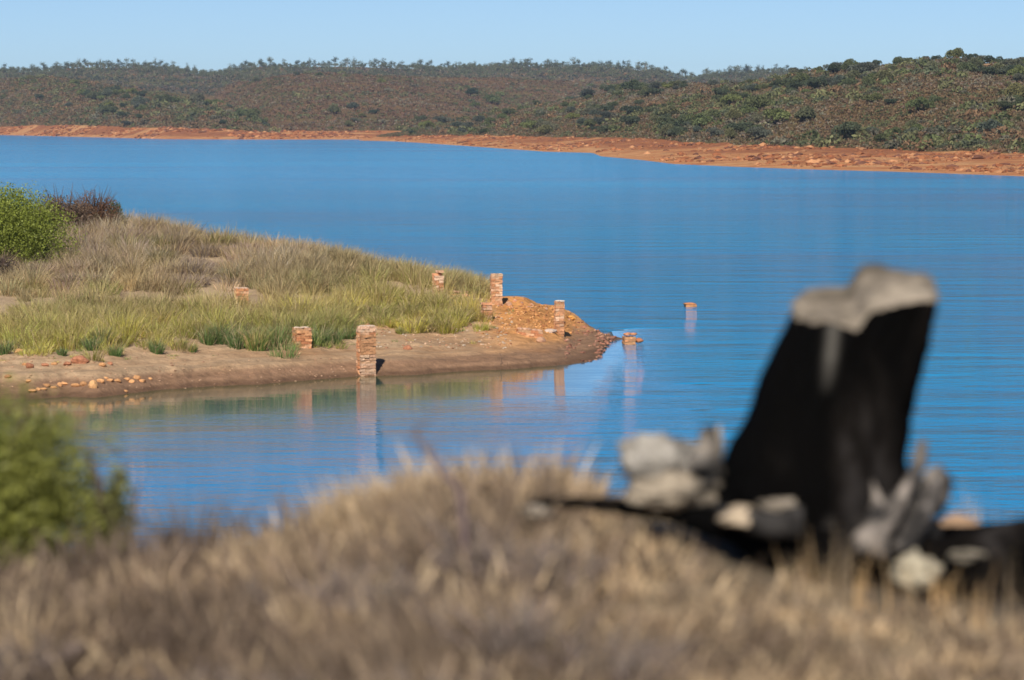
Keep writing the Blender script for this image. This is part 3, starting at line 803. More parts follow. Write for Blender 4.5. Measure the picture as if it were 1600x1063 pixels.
def pillar(px0, px1, pyt, pyb, seed, label, name='brick_pillar', rot=.0, ratio=1.0, sink=.12, jag=0, top=None, stain=None, group=None, pal=None, lift=0, capcol=None, dist=None):
    if dist is None: X, Y, Z = pen_hit((px0 + px1) / 2, pyb)
    else: X, Y, Z = pix((px0 + px1) / 2, pyb, dist)
    sc = Y / F
    W = (px1 - px0) * sc; Hh = (pyb - pyt) * sc
    w_ = W / (math.cos(rot) + ratio * abs(math.sin(rot)))
    a = Acc()
    hc = bricks(a, w_, w_ * ratio, Hh + sink, seed, jag=jag, top=top, stain=stain, pal=pal)
    rg = np.random.default_rng(seed + 50)
    if capcol is not None:  # weathered mortar lumps on the top
        for i in range(9):
            lump(a, (rg.uniform(-.35, .35) * w_, rg.uniform(-.35, .35) * w_ * ratio, hc), (.07, .07, .022), np.array(capcol) * rg.uniform(.8, 1.1), 2, .3, 2, i * 1.7 + seed)
    o = a.build(name, M_brick)
    o.location = (X, Y + w_ * ratio / 2, Z - sink); o.rotation_euler = (rg.uniform(-.015, .015), rg.uniform(-.015, .015), rot)
    tag(o, label, 'brick ruin', group); return o
pale = (.62, .47, .35)
def stainA(t, col, side):
    g = np.array([.50, .36, .26])
    if side == 0:
        if t < .45: return g * .5 + col * .5
        if t < .82: return np.array([.42, .19, .09]) * .6 + np.array([.5, .28, .14]) * .4
    if t > .88: return col * .6 + np.array(pale) * .5
    return col * 1.08
pillar(556, 588, 508, 587, 1, 'tallest brick pillar at the waterline with dark shadow beside it', rot=.42, ratio=.8, stain=stainA, capcol=pale)
pillar(455, 487, 511, 544, 2, 'short square brick stub on the beach among dark green tussocks', 'brick_stub', rot=.42, ratio=.8, capcol=pale)
pillar(364, 388, 447, 480, 3, 'low brick stub half buried in grass on the slope', 'brick_stub', rot=.3, ratio=.8, capcol=(.6, .42, .3))
pillar(675, 694, 421, 463, 4, 'ragged stepped brick pillar rising behind the grass on the ridge', rot=.5, ratio=.8, jag=.26, top=lambda x, y: .65 + (.2 if abs(x) < .09 else -.05) + (.12 if x > 0 else 0), pal=[(.56, .33, .21), (.5, .22, .12), (.6, .42, .3)])
pillar(765, 785, 425, 476, 5, 'tall slim brick pillar standing on top of the orange mound', rot=.12, ratio=1.0, pal=[(.55, .35, .23), (.5, .25, .14), (.6, .43, .3), (.46, .2, .1)])
pillar(865, 882, 467, 523, 6, 'thin brick pillar with pale cap on the tip side of the mound', rot=.15, ratio=1.0, pal=[(.5, .24, .13), (.5, .33, .23), (.42, .2, .11)], capcol=(.66, .55, .45))
pillar(751, 769, 470, 502, 7, 'low crumbling brick stack at the left foot of the orange mound', 'brick_stub', rot=.2, ratio=1.0, pal=[(.5, .3, .2), (.5, .22, .12), (.44, .28, .2)])

def rock_thing(name, px, py, wpx, hpx, col, label, cat='stone', group=None, dist=None, sink=.25, seed=1.0, depth=1.0, sub=3, facet=.8, mat=None, amp=.18):
    if dist is None: X, Y, Z = pen_hit(px, py)
    else: X, Y, Z = pix(px, py, dist)
    a = Acc(); s = Y / F
    lump(a, (0, 0, hpx * s * (.5 - sink)), (wpx * s / 2 * 1.1, wpx * s / 2 * depth, hpx * s / 2 * 1.25), col, sub, amp, 1.7, seed, facet=facet)
    o = a.build(name, mat or M_rock, smooth=False); o.location = (X, Y, Z); tag(o, label, cat, group); return o
# stones: (px, base y, width, height)
OR = np.array([.55, .28, .12]); RD = np.array([.40, .17, .09])
rg = np.random.default_rng(21)
lower = [(50, 613, 14, 6), (60, 610, 10, 5), (68, 609, 12, 4), (72, 604, 14, 6), (93, 604, 9, 8), (100, 602, 12, 6), (117, 604, 14, 7), (130, 602, 13, 8), (158, 598, 14, 7), (172, 596, 12, 5), (184, 597, 14, 6), (198, 594, 12, 5), (205, 598, 10, 6), (214, 593, 13, 8), (222, 597, 14, 6), (234, 594, 8, 4), (196, 613, 8, 5), (84, 607, 10, 5), (165, 593, 8, 4)]
for i, (x, y, a_, b_2) in enumerate(lower):
    rock_thing('stone', x, y, a_, b_2, OR * rg.uniform(.8, 1.2), ORD[sorted(q[0] for q in lower).index(x)] + ' flat orange stone from the left in the row on the muddy lower beach', group='flat orange stones along the lower left beach', seed=i * 1.3 + 1, sub=2, depth=.8)
rock_thing('stone', 146, 606, 15, 15, np.array([.62, .34, .15]), 'pointed orange stone, tallest in the row along the muddy beach', seed=4.4, sub=2)
upper = [(46, 575, 15, 11), (38, 571, 8, 6), (70, 572, 12, 6), (85, 570, 12, 5), (105, 571, 14, 6), (160, 572, 16, 7), (172, 570, 10, 5), (30, 552, 20, 8), (78, 543, 10, 8), (62, 542, 10, 7), (12, 590, 12, 6), (44, 597, 10, 5)]
for i, (x, y, a_, b_2) in enumerate(upper):
    rock_thing('stone', x, y, a_, b_2, (OR if i % 2 else RD) * rg.uniform(.85, 1.1), ORD[sorted(q[0] for q in upper).index(x)] + ' reddish stone from the left on the dry upper left beach', group='reddish stones on the upper left beach', seed=i * 2.1 + 9, sub=2)
rock_thing('stone', 125, 568, 26, 14, RD, 'dark red rubble lump, largest stone on the upper left beach', seed=7.7)
rock_thing('brick_rubble', 637, 546, 16, 8, RD * .95, 'small broken reddish stone on the slope right of the waterside pillar', seed=3.3)
rock_thing('brick_rubble', 285, 445, 22, 4, (.5, .3, .2), 'thin brick slab showing through the grey grass', 'brick ruin', seed=2.2)
rock_thing('brick_rubble', 375, 441, 22, 8, (.5, .27, .17), 'red brick fragment lying behind the half buried stub', 'brick ruin', seed=6.2)
def fallen(px, py, wpx, hpx, seed, label, rot=.1, tilt=0, dist=None, deep=.4, name='fallen_brickwork', pal=None, sink=.1):
    if dist is None: X, Y, Z = pen_hit(px, py)
    else: X, Y, Z = pix(px, py, dist)
    s = Y / F; a = Acc()
    bricks(a, wpx * s, deep, hpx * s + sink, seed, pal=pal)
    rg = np.random.default_rng(seed)
    for i in range(5): lump(a, (rg.uniform(-.45, .45) * wpx * s, rg.uniform(-.3, .3) * deep, hpx * s + sink), (.09, .08, .04), np.array([.47, .28, .18]) * rg.uniform(.8, 1.2), 2, .3, 2, i + seed * 1.1)
    o = a.build(name, M_brick); o.location = (X, Y + deep / 2, Z - sink); o.rotation_euler = (0, tilt, rot)
    tag(o, label, 'brick ruin'); return o
fallen(826, 527, 40, 11, 31, 'fallen slab of brickwork lying at the foot of the mound', .15, .1)
fallen(718, 462, 40, 5, 33, 'low broken line of brickwork along the ridge between pillars', -.2, .03)
rock_thing('brick_rubble', 728, 466, 10, 10, (.5, .24, .14), 'red brick lump on the ridge left of the tall slim pillar', seed=1.9)
rock_thing('brick_rubble', 795, 478, 10, 8, (.5, .28, .17), 'small brick chunk beside the tall slim pillar', seed=2.9)
rock_thing('stone', 860, 520, 22, 7, (.5, .38, .3), 'pale grey stone at the base of the thin pillar', seed=5.5)
rock_thing('stone', 845, 535, 16, 10, (.45, .25, .15), 'brown stone below the fallen brickwork slab', seed=5.9)
rock_thing('stone', 893, 499, 14, 7, (.62, .3, .08), 'bright orange stone at the water edge behind the thin pillar', seed=8.1)
# blocks standing in the lake
def block_w(px, py, wpx, hpx, seed, label, extra=None, col=(.33, .15, .08)):
    D = H * F / (py - HY) ; X, Y, Z = pix(px, py, D); s = Y / F; a = Acc()
    bricks(a, wpx * s, .45, hpx * s + .4, seed, pal=[(.42, .18, .08), (.48, .22, .10), (.38, .15, .07)])
    for i in range(6): lump(a, (random.uniform(-.45, .45) * wpx * s, random.uniform(-.15, .15), hpx * s + .4), (.1, .1, .04), np.array(col) * random.uniform(.9, 1.6), 2, .35, 2, i * 1.3 + seed)
    if extra: extra(a, s)
    o = a.build('brick_block', M_brick); o.location = (X, Y + .22, -.4); o.rotation_euler = (0, 0, .15); tag(o, label, 'brick ruin'); return o
block_w(983, 539, 18, 16, 41, 'brick block with a side ledge standing in the water off the tip',
        lambda a, s: lump(a, (16 * s, 0, .4 + 6 * s), (9 * s, .18, 4 * s), (.4, .15, .07), 3, .12, 2, 3.3, facet=.7))
block_w(1079, 480, 17, 4, 42, 'lone low brick block in open water, farthest from the shore',
        lambda a, s: lump(a, (0, 0, .4 + 4.5 * s), (11.5 * s, .25, 2.6 * s), (.5, .2, .08), 3, .1, 2, 8.3, facet=.7))
# loose gravel and brick chips
acc = Acc(); V0, T0 = ico(1)
def chips(n, fx, smin, smax, cols):
    for i in range(n):
        px, py = fx(); X, Y, Z = pen_hit(px, py)
        if Z < -.03: continue
        s = random.uniform(smin, smax)
        V = V0 * np.array([s, s, s * .6]) * rng.uniform(.6, 1.3, V0.shape)
        acc.add(V + [X, Y, Z + s * .1], np.array(random.choice(cols)) * random.uniform(.7, 1.25), T=T0)
chips(380, lambda: (random.gauss(835, 38), random.uniform(478, 522)), .02, .055, [(.52, .25, .09), (.58, .3, .12), (.4, .17, .07)])
chips(240, lambda: (random.uniform(930, 962) if random.random() < .6 else random.uniform(880, 985), random.uniform(500, 566)), .03, .08, [(.3, .13, .08), (.36, .19, .12), (.26, .12, .08)])
chips(420, lambda: (random.uniform(560, 800), random.uniform(485, 545)), .015, .05, [(.5, .32, .2), (.4, .2, .11), (.48, .38, .28)])
chips(260, lambda: (random.uniform(0, 560), random.uniform(545, 610)), .015, .04, [(.45, .28, .17), (.35, .2, .12)])
chips(90, lambda: (random.uniform(690, 860), random.uniform(460, 484)), .03, .07, [(.5, .22, .11), (.5, .3, .2)])
gv = acc.build('gravel', M_rock); tag(gv, kind='stuff')
# dead twigs on the beach
for px, py, lb in [(782, 570, 'thin dead twig stuck upright in the mud below the mound'), (505, 548, 'thin dead branch lying on sand right of the short stub')]:
    X, Y, Z = pen_hit(px, py); a = Acc()
    up = px > 700
    P = [[0, 0, -.05], [.03, 0, .15], [-.02, 0, .3]] if up else [[-.2, .2, .12], [0, 0, .08], [.3, -.1, .0]]
    tube(a, P, [.009, .007, .003], (.12, .08, .06), 5)
    tube(a, [P[1], [P[1][0] + .1, .02, P[1][2] + .08]], [.006, .002], (.12, .08, .06), 4)
    o = a.build('dead_twig', M_wood); o.location = (X, Y, Z); tag(o, lb, 'twig')

# ------------------------------------------------------------------ foreground knoll
crest_t = [(-3, -1.50), (-1.45, -1.40), (-.9, -1.35), (-.5, -1.25), (-.2, -1.15), (.1, -1.12), (.6, -1.13), (1.0, -1.18), (1.5, -1.25), (3, -1.38)]
def fg_z(X, Y):
    X = np.asarray(X, float); Y = np.asarray(Y, float)
    c = tab(X * 10 / np.clip(Y, 7, 13), crest_t)
    e = Y - 10.3
    z = np.where(e < 0, c + .065 * e, c - np.where(e < 1, .1 * e * e, .1 + .17 * (e - 1)))
    z = z + .03 * fbm(X * 1.6, Y * 1.6, 1, 4) + np.clip(np.abs(Y) - 12, 0, 30) * .02 * fbm(X * .2, Y * .2, 4, 3)
    return np.maximum(z + H, -3)
gx = np.concatenate([-np.geomspace(60, 3.2, 40), np.linspace(-3, 3, 180), np.geomspace(3.2, 60, 40)])
gy = np.concatenate([np.linspace(-40, 4, 30), np.linspace(4.2, 14, 170), np.geomspace(14.3, 60, 60)])
GX, GY = np.meshgrid(gx, gy); GZ = fg_z(GX, GY)
nz = fbm(GX * 2, GY * 2, 3, 4)[..., None]
C = np.array([.36, .27, .17]) * (1 + .35 * nz)
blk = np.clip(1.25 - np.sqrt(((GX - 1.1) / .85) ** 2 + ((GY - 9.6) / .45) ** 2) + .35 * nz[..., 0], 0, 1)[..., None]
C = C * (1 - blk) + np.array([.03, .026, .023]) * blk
kn = mesh('ground', np.stack([GX, GY, GZ], -1).reshape(-1, 3), grid_faces(len(gy), len(gx)), M_fg, None, np.clip(C, .01, .8).reshape(-1, 3), True)
tag(kn, kind='structure')
# straw-coloured grass covering it: nobody could count it
TAN = np.array([.66, .48, .285]); GB = np.array([.38, .27, .175]); DKB = np.array([.17, .12, .085])
acc = Acc()
def fg_tufts(n, x0, x1, y0, y1, h0, h1, nb, pal, hmod=None, wid=(.003, .011), burnt=True):
    X = rng.uniform(x0, x1, n) ; Y = rng.uniform(y0, y1, n); X = X * Y / 10
    Z = fg_z(X, Y)
    k = np.ones(n, bool)
    if burnt: k = ~((((X * 10 / Y - 1.15) / .78) ** 2 + ((Y - 9.5) / .5) ** 2) < 1) & ~((X > .25) & (Y > 9.85))
    X, Y, Z = X[k], Y[k], Z[k]; n = len(X)
    hh = rng.uniform(h0, h1, n) * (hmod(X * 10 / Y, Y) if hmod else 1)
    idx = np.repeat(np.arange(n), nb); m = len(idx)
    az = rng.uniform(0, 6.283, m); rr = rng.random(m) ** .7 * .13
    base = np.stack([X[idx] + np.cos(az) * rr, Y[idx] + np.sin(az) * rr, Z[idx] - .01], 1)
    tsel = (.44 + .34 * np.clip(X * 10 / Y + .2, -1, 1) + .9 * fbm(X * 2.2, Y * 2.2, 8, 3) + rng.normal(0, .18, n))
    c0 = np.where((tsel < .3)[:, None], pal[2], np.where((tsel < .6)[:, None], pal[1], pal[0]))
    c = (c0 * rng.uniform(.6, 1.45, (n, 1)))[idx] * rng.uniform(.75, 1.3, (m, 1))
    blades(acc, base, hh[idx] * rng.uniform(.5, 1.2, m), rng.uniform(*wid, m), az, np.abs(rng.normal(0, .7, m)) + .1, c, c * 1.1)
hl = lambda x, y: np.where(x < .15, 1.2, np.where(x < .5, .5, .3)) * np.clip(1 + .5 * vn(x * 3, y * 2), .4, 1.6)
fg_tufts(1700, -1.9, 1.9, 6.4, 10.9, .04, .165, 62, (TAN, GB, DKB), hl)
fg_tufts(130, -.62, .05, 9.3, 10.4, .09, .20, 44, (TAN, GB, DKB * 1.3), lambda x, y: np.clip(1.25 - np.abs(x + .17) / .5, .3, 1.2))
fg_tufts(180, -1.9, -.1, 6.6, 8.4, .12, .2, 40, (TAN * .9, GB, DKB))
fg_tufts(1500, -8, 8, 12.5, 36, .1, .3, 14, (TAN, GB, DKB), None, (.008, .02))
# broad bent straws and litter
def litter_fg(n, y0, y1, col):
    X = rng.uniform(-1.9, 1.9, n); Y = rng.uniform(y0, y1, n); X = X * Y / 10; kk = ~((X > .25) & (Y > 9.85)) & ~((((X * 10 / Y - 1.15) / .78) ** 2 + ((Y - 9.5) / .5) ** 2) < 1); X, Y = X[kk], Y[kk]; n = len(X)
    blades(acc, np.stack([X, Y, fg_z(X, Y) + rng.uniform(.0, .09, n) * np.where(X < .15, 1, .4)], 1), rng.uniform(.04, .16, n), rng.uniform(.005, .014, n), rng.uniform(0, 6.28, n), rng.uniform(.3, 1.45, n), col * rng.uniform(.5, 1.35, (n, 1)))
litter_fg(1800, 6.6, 10.4, TAN * 1.1); litter_fg(4000, 6.6, 10.4, GB * .75)
fg = acc.build('dry_grass', M_grass); tag(fg, kind='stuff')

def fpix(px, py, D): return np.array(pix(px, py, D))
# tall pale straws in front of the burnt log
SX = [1250, 1300, 1318, 1350, 1395, 1450, 1235, 1520, 1590, 1560, 1525, 1492, 1475, 1275]
for i, (px, yt, yb, D) in enumerate([(1250, 790, 900, 9.2), (1300, 800, 905, 9.2), (1318, 780, 905, 9.15), (1350, 820, 920, 9.1), (1395, 830, 930, 9.1), (1450, 850, 940, 9.1), (1235, 830, 880, 9.2), (1520, 850, 950, 9.0), (1590, 820, 960, 9.0), (1560, 780, 860, 10.2), (1525, 745, 840, 10.3), (1492, 770, 840, 10.3), (1475, 860, 935, 9.1), (1275, 840, 900, 9.2)]):
    a = Acc(); b_0 = fpix(px, yb, D); hh = (yb - yt) / F * D + .03
    n = 9
    blades(a, np.stack([rng.normal(0, .022, n), rng.normal(0, .02, n), np.full(n, -.03)], 1), rng.uniform(.45, 1.1, n) * hh, np.full(n, .003), rng.uniform(0, 6.28, n), np.abs(rng.normal(0, .22, n)), np.tile(TAN * 1.15, (n, 1)))
    o = a.build('straw_tuft', M_grass); o.location = (b_0[0], b_0[1], float(fg_z(b_0[0], b_0[1])) ); o.scale.z = 1.0
    # keep the seen height: base stands on the ground
    o.location.z = min(b_0[2], float(fg_z(b_0[0], b_0[1])) + .02)
    tag(o, 'tall pale dry stalks, ' + ORD[sorted(SX).index(px)] + ' from the left, ' + ('in front of the burnt log' if D < 9.5 else 'behind the burnt log against the lake'), 'dry grass', 'tall dry stalks around the burnt stump')

# green bush, lower left, out of focus
b0 = fpix(-30, 900, 11.3); gz = float(fg_z(b0[0], b0[1]))
leafy_bush('green_bush', (b0[0], b0[1], gz - .03), .50, .38, .72, (.17, .19, .05), 70, 420, .013, 'blurred olive green bush in the lower left foreground', seed=11, stemcol=(.14, .1, .08), twigs=3)
b1 = fpix(170, 900, 11.3); gz = float(fg_z(b1[0], b1[1]))
leafy_bush('green_bush', (b1[0], b1[1], gz - .03), .14, .13, .42, (.17, .17, .055), 12, 220, .012, 'small blurred bush sprig at the right side of the lower left bush', seed=12, twigs=2)

# dead twiggy shrub in the middle foreground
def dead_shrub(px, py, D, hgt, spread, n, label, seed, leadto=None):
    rg = np.random.default_rng(seed); b = fpix(px, py, D); z = float(fg_z(b[0], b[1])); a = Acc()
    for i in range(n):
        an = rg.uniform(0, 6.28); e = np.array([math.cos(an) * spread * rg.uniform(.2, 1), math.sin(an) * spread * .6, hgt * rg.uniform(.5, 1)])
        m_ = e * .5 + rg.normal(0, .02, 3)
        tube(a, [[0, 0, -.03], m_, e], [.006, .0045, .002], np.array([.2, .15, .13]) * rg.uniform(.7, 1.3), 5)
        for j in range(4):
            t_ = rg.uniform(.3, .9); s_ = e * t_; f = s_ + rg.normal(0, 1, 3) * hgt * .16 + [0, 0, .03]
            tube(a, [s_, (s_ + f) / 2, f], [.003, .0022, .0012], (.2, .16, .13), 4)
    if leadto is not None:
        L = [np.array(p) - [b[0], b[1], z] for p in leadto]
        tube(a, [[0, 0, -.03]] + L, [.012, .011, .010, .008, .004][:len(L) + 1], (.17, .12, .11), 6)
        for j in range(10):
            s_ = L[-2] + (L[-1] - L[-2]) * rg.uniform(-.2, 1); f = s_ + np.array([rg.normal(0, .05), rg.normal(0, .03), rg.uniform(-.01, .06)])
            tube(a, [s_, (s_ + f) / 2 + rg.normal(0, .005, 3), f], [.003, .002, .001], (.2, .16, .15), 4)
    o = a.build('dead_shrub', M_wood); o.location = (b[0], b[1], z); tag(o, label, 'dead shrub'); return o
dead_shrub(735, 830, 9.0, .2, .18, 26, 'blurred dead shrub with one dark branch rising against the lake', 5,
           [fpix(720, 770, 9.0), fpix(690, 735, 9.0), fpix(665, 700, 9.0), fpix(645, 672, 9.0)])
dead_shrub(560, 880, 9.0, .17, .2, 26, 'low grey dead shrub in dry grass left of the dark branch', 6)
dead_shrub(410, 860, 9.4, .13, .06, 8, 'thin upright dead stalks at the grass edge in front of the near water', 7)
dead_shrub(330, 930, 8.2, .2, .25, 30, 'dark tangled dead twigs in the lower left grass', 8)
dead_shrub(800, 960, 7.9, .2, .25, 26, 'grey tangled dead twigs in the bottom middle grass', 9)

for px_, py_2, D_, lb_ in [(120, 980, 8.2, 'grey brown dead twigs in the lower left corner'), (250, 1010, 7.6, 'dark dead twigs near the bottom edge left of centre'), (470, 960, 8.0, 'dense dead twigs below the low grey shrub'), (620, 900, 8.8, 'tan dead twigs just left of the rising dark branch'), (660, 1010, 7.6, 'dark dead twigs at the bottom edge under the dark branch'), (850, 880, 8.8, 'pale dead twigs right of the rising dark branch'), (960, 1000, 7.7, 'thin dead twigs at the bottom edge left of the stump'), (30, 900, 9.0, 'grey dead twigs in front of the lower left bush')]:
    dead_shrub(px_, py_2, D_, .15, .22, 34, lb_, int(px_))
# ------------------------------------------------------------------ burnt stump
char, tch, bch = newmat('charred_wood', .95, .03)
n1 = noise(tch, 14, 6, .7, sc=(1, 1, .3)); n2 = noise(tch, 3, 5, .6, sc=(1, 1, .35))
r1 = ramp(tch, n2.outputs[0], [(.35, (.0018, .0018, .0018)), (.52, (.0025, .0022, .002)), (.6, (.008, .0065, .0055)), (.68, (.03, .026, .024)), (.8, (.075, .065, .058))])
t_at = N(tch, 'ShaderNodeAttribute', attribute_name='Col')
tch.links.new(mix(tch, 1.0, r1.outputs[0], t_at.outputs[0], 'ADD'), bch.inputs['Base Color']); bump(tch, bch, n1.outputs[0], .9, .03)
M_ash = colmat('ashen_wood', .65, 18, .9, .1, .9, 40, .015)

SD = 9.7
S = SD / F                      # metres per photograph pixel at the stump
sb = fpix(1290, 800, SD); sz0 = float(fg_z(sb[0], sb[1]))
stump = empty('burnt_stump', (sb[0], sb[1], sz0), 'black charred tree stump with ash grey sloping top leaning right', 'tree stump')
def loc(px, py, dy=0.0):
    p = fpix(px, py, SD); return np.array([p[0] - sb[0], dy, p[2] - sz0])
# outline rows: (y, left x, right x)
rows = [(850, 1165, 1425), (800, 1130, 1430), (760, 1124, 1426), (715, 1132, 1420), (670, 1158, 1424), (620, 1180, 1430), (560, 1204, 1441), (500, 1226, 1455), (455, 1243, 1466)]
na = 120; nr = 80
yy = np.linspace(850, 440, nr); rr_ = np.array(rows)
Lx = np.interp(-yy, -rr_[:, 0], rr_[:, 1]); Rx = np.interp(-yy, -rr_[:, 0], rr_[:, 2])
th = np.arange(na) * 2 * math.pi / na
def topz(x, y):   # top surface height (local), x y local metres
    px = 1290 + x / S
    base = np.where(px < 1338, 462 + 0 * px, 424 + 0 * px)
    kk = 1 / (1 + np.exp(-(px - 1340) / 5)); base = 462 * (1 - kk) + 426 * kk
    zb = loc(1290, 0)[2] * 0 + (np.array([loc(1290, 424)[2]])[0] - (base - 424) * S)
    return zb + (y - .13) * .27 + .016 * fbm(x * 9, y * 9, 1, 4) + .007 * (np.round((x * 3 - y * 5) * 2 + .7 * vn(x * 9, y * 9)) % 2 - .5) + np.clip((px - 1440) / 30, 0, 1) * -.02
V = np.zeros((nr, na, 3))
for i in range(nr):
    a_ = loc(Lx[i], yy[i]); b_3 = loc(Rx[i], yy[i]); cx = (a_[0] + b_3[0]) / 2; rx = (b_3[0] - a_[0]) / 2
    sq = (np.abs(np.cos(th)) ** 2.6 + np.abs(np.sin(th)) ** 2.6) ** (-1 / 2.6)
    x = cx + rx * np.cos(th) * sq; y = rx * .82 * np.sin(th) * sq
    q = 1 + .03 * fbm(np.cos(th) * 16, np.sin(th) * 16, yy[i] / 40, 3) + .10 * fbm(np.cos(th) * 3 + 3, np.sin(th) * 3, yy[i] / 260, 3) + .05 * fbm(np.cos(th) * 7, np.sin(th) * 7 + 5, yy[i] / 90, 3) - .04 * np.clip(vn(np.cos(th) * 12, np.sin(th) * 12, yy[i] / 150) - .2, 0, 1)
    V[i, :, 0] = cx + (x - cx) * q; V[i, :, 1] = y * q; V[i, :, 2] = a_[2]
top_ring = nr - 6
for i in range(nr):
    tz = topz(V[i, :, 0], V[i, :, 1])
    k = i / (nr - 1)
    V[i, :, 2] = V[i, :, 2] + (tz - loc(0, 440)[2]) * np.clip((k - .55) / .45, 0, 1) ** 1.5
fl = V.reshape(-1, 3)
streak = np.exp(-((fl[:, 0] - (loc(1296, 0)[0] - .12 * (loc(0, 520)[2] - fl[:, 2]))) / .014) ** 2) * np.clip((fl[:, 2] - loc(0, 610)[2]) / .12, 0, 1) * (fl[:, 1] < 0)
low = np.clip(1 - (fl[:, 2] - .0) / .16, 0, 1) * np.clip(.35 + 1.6 * fbm(fl[:, 0] * 26, fl[:, 2] * 5, fl[:, 1] * 8, 4), 0, 1) * (fl[:, 0] > -.03)
cc_ = (streak * .5)[:, None] * np.array([.22, .2, .17]) + low[:, None] * np.array([.30, .265, .235]) * .9
i = np.arange(nr - 1)[:, None] * na; j = np.arange(na)[None]
Q = np.stack([i + j, i + (j + 1) % na, i + na + (j + 1) % na, i + na + j], -1).reshape(-1, 4)
mesh('trunk', fl, Q, char, stump, cc_, True)
# sloping ash-grey top, slightly proud of the wall
ring = V[-1]; cen0 = ring.mean(0); NRc = 26
P = []; 
for k in range(NRc + 1):
    t_ = k / NRc; q = cen0 * (1 - t_) + ring * t_; q = q.copy()
    q[:, 2] = topz(q[:, 0], q[:, 1]) + .004
    if k == NRc: q[:, :2] = cen0[:2] + (q[:, :2] - cen0[:2]) * 1.012
    P.append(q)
rim = P[-1].copy(); rim[:, 2] -= .016 + .022 * np.clip(fbm(rim[:, 0] * 14, rim[:, 1] * 14, 2, 3), -.4, 1); rim[:, :2] = cen0[:2] + (rim[:, :2] - cen0[:2]) * 1.015
P.append(rim)
P = np.array(P); fl2 = P.reshape(-1, 3)
i = np.arange(NRc + 1)[:, None] * na
Q = np.stack([i + j, i + (j + 1) % na, i + na + (j + 1) % na, i + na + j], -1).reshape(-1, 4)
nn = fbm(fl2[:, 0] * 10, fl2[:, 1] * 10, 3, 4)[:, None]
mesh('cut_top', fl2, Q, M_ash, stump, np.clip(np.array([.25, .205, .155]) * (1 + .7 * nn) * (1 - .5 * np.clip(fbm(fl2[:, 0] * 5, fl2[:, 1] * 14, 9, 4) * 3 - .4, 0, 1))[:, None], .02, 1), True)
# splinter snag and roots on the right
def mottle(o, dark=(.03, .027, .025), fr=14, bias=.1, k=2.6):
    me = o.data; n = len(me.vertices); co = np.empty(n * 3, np.float32); me.vertices.foreach_get('co', co); co = co.reshape(-1, 3)
    a = me.color_attributes['Col']; c = np.empty(n * 4, np.float32); a.data.foreach_get('color', c); c = c.reshape(-1, 4)
    f = np.clip(fbm(co[:, 0] * fr, co[:, 1] * fr, co[:, 2] * fr * .7 + 3, 4) * k + bias, 0, 1)[:, None]
    c[:, :3] = c[:, :3] * (1 - f) + np.array(dark) * f; a.data.foreach_set('color', c.ravel()); return o
def root(pts, rad, col, nm='root', n=12, parent=stump, mat=M_ash, ns=.5, dy=None):
    a = Acc(); P_ = np.array([loc(p[0], p[1], p[2] if len(p) > 2 else -.1) for p in pts])
    t0 = np.linspace(0, 1, len(P_)); t1 = np.linspace(0, 1, 26)
    Ps = np.stack([np.interp(t1, t0, P_[:, k_]) for k_ in range(3)], 1)
    for _ in range(3): Ps[1:-1] = (Ps[:-2] + Ps[1:-1] * 2 + Ps[2:]) / 4
    R_ = np.interp(t1, t0, np.array(rad) * S)
    tube(a, Ps, R_, col, max(n, 20), ns * 1.3); o = a.build(nm, mat, parent, True); return mottle(o, bias=.5) if mat is M_ash else o
pw = (.25, .21, .175); gw = (.15, .13, .115)
root([(1350, 830, -.2), (1375, 790, -.2), (1410, 755, -.15), (1430, 715, -.1), (1436, 682, -.1)], [26, 20, 14, 10, 5], gw)
root([(1415, 800, -.12), (1440, 760, -.1), (1452, 735, -.1), (1468, 745, -.1), (1466, 775, -.1), (1450, 800, -.1)], [13, 14, 12, 11, 10, 6], pw)
root([(1325, 835, -.3), (1372, 800, -.27), (1400, 760, -.2), (1418, 720, -.15)], [20, 16, 11, 4], pw)
root([(1395, 850, -.25), (1425, 800, -.2), (1448, 765, -.15), (1462, 720, -.1)], [26, 22, 14, 3], gw)
root([(1340, 850, -.3), (1352, 800, -.27), (1360, 770, -.22), (1350, 740, -.19)], [26, 18, 10, 4], pw)
root([(1380, 830, -.2), (1420, 820, -.15), (1450, 830, -.1)], [28, 30, 20], (.05, .045, .04))
root([(1240, 800, -.28), (1200, 800, -.28), (1150, 792, -.25), (1110, 780, -.2)], [26, 20, 16, 8], (.04, .036, .033))
a = Acc()
for px_, py_2, wx_, hz_, sd_ in [(1405, 800, 34, 40, 1.5), (1438, 772, 26, 32, 2.6), (1375, 828, 44, 26, 3.8), (1320, 840, 50, 22, 4.9)]:
    lump(a, loc(px_, py_2, -.12), (wx_ * S, wx_ * S, hz_ * S), (.22, .19, .16), 4, .6, 2.6, sd_)
mottle(a.build('root_mass', M_ash, stump, True), bias=.55, fr=18, k=3.2)
root([(1290, 850, -.1), (1225, 825, -.1), (1170, 795, -.1), (1118, 772, -.05)], [50, 44, 34, 18], (0, 0, 0), 'root', 16, stump, char, .4)
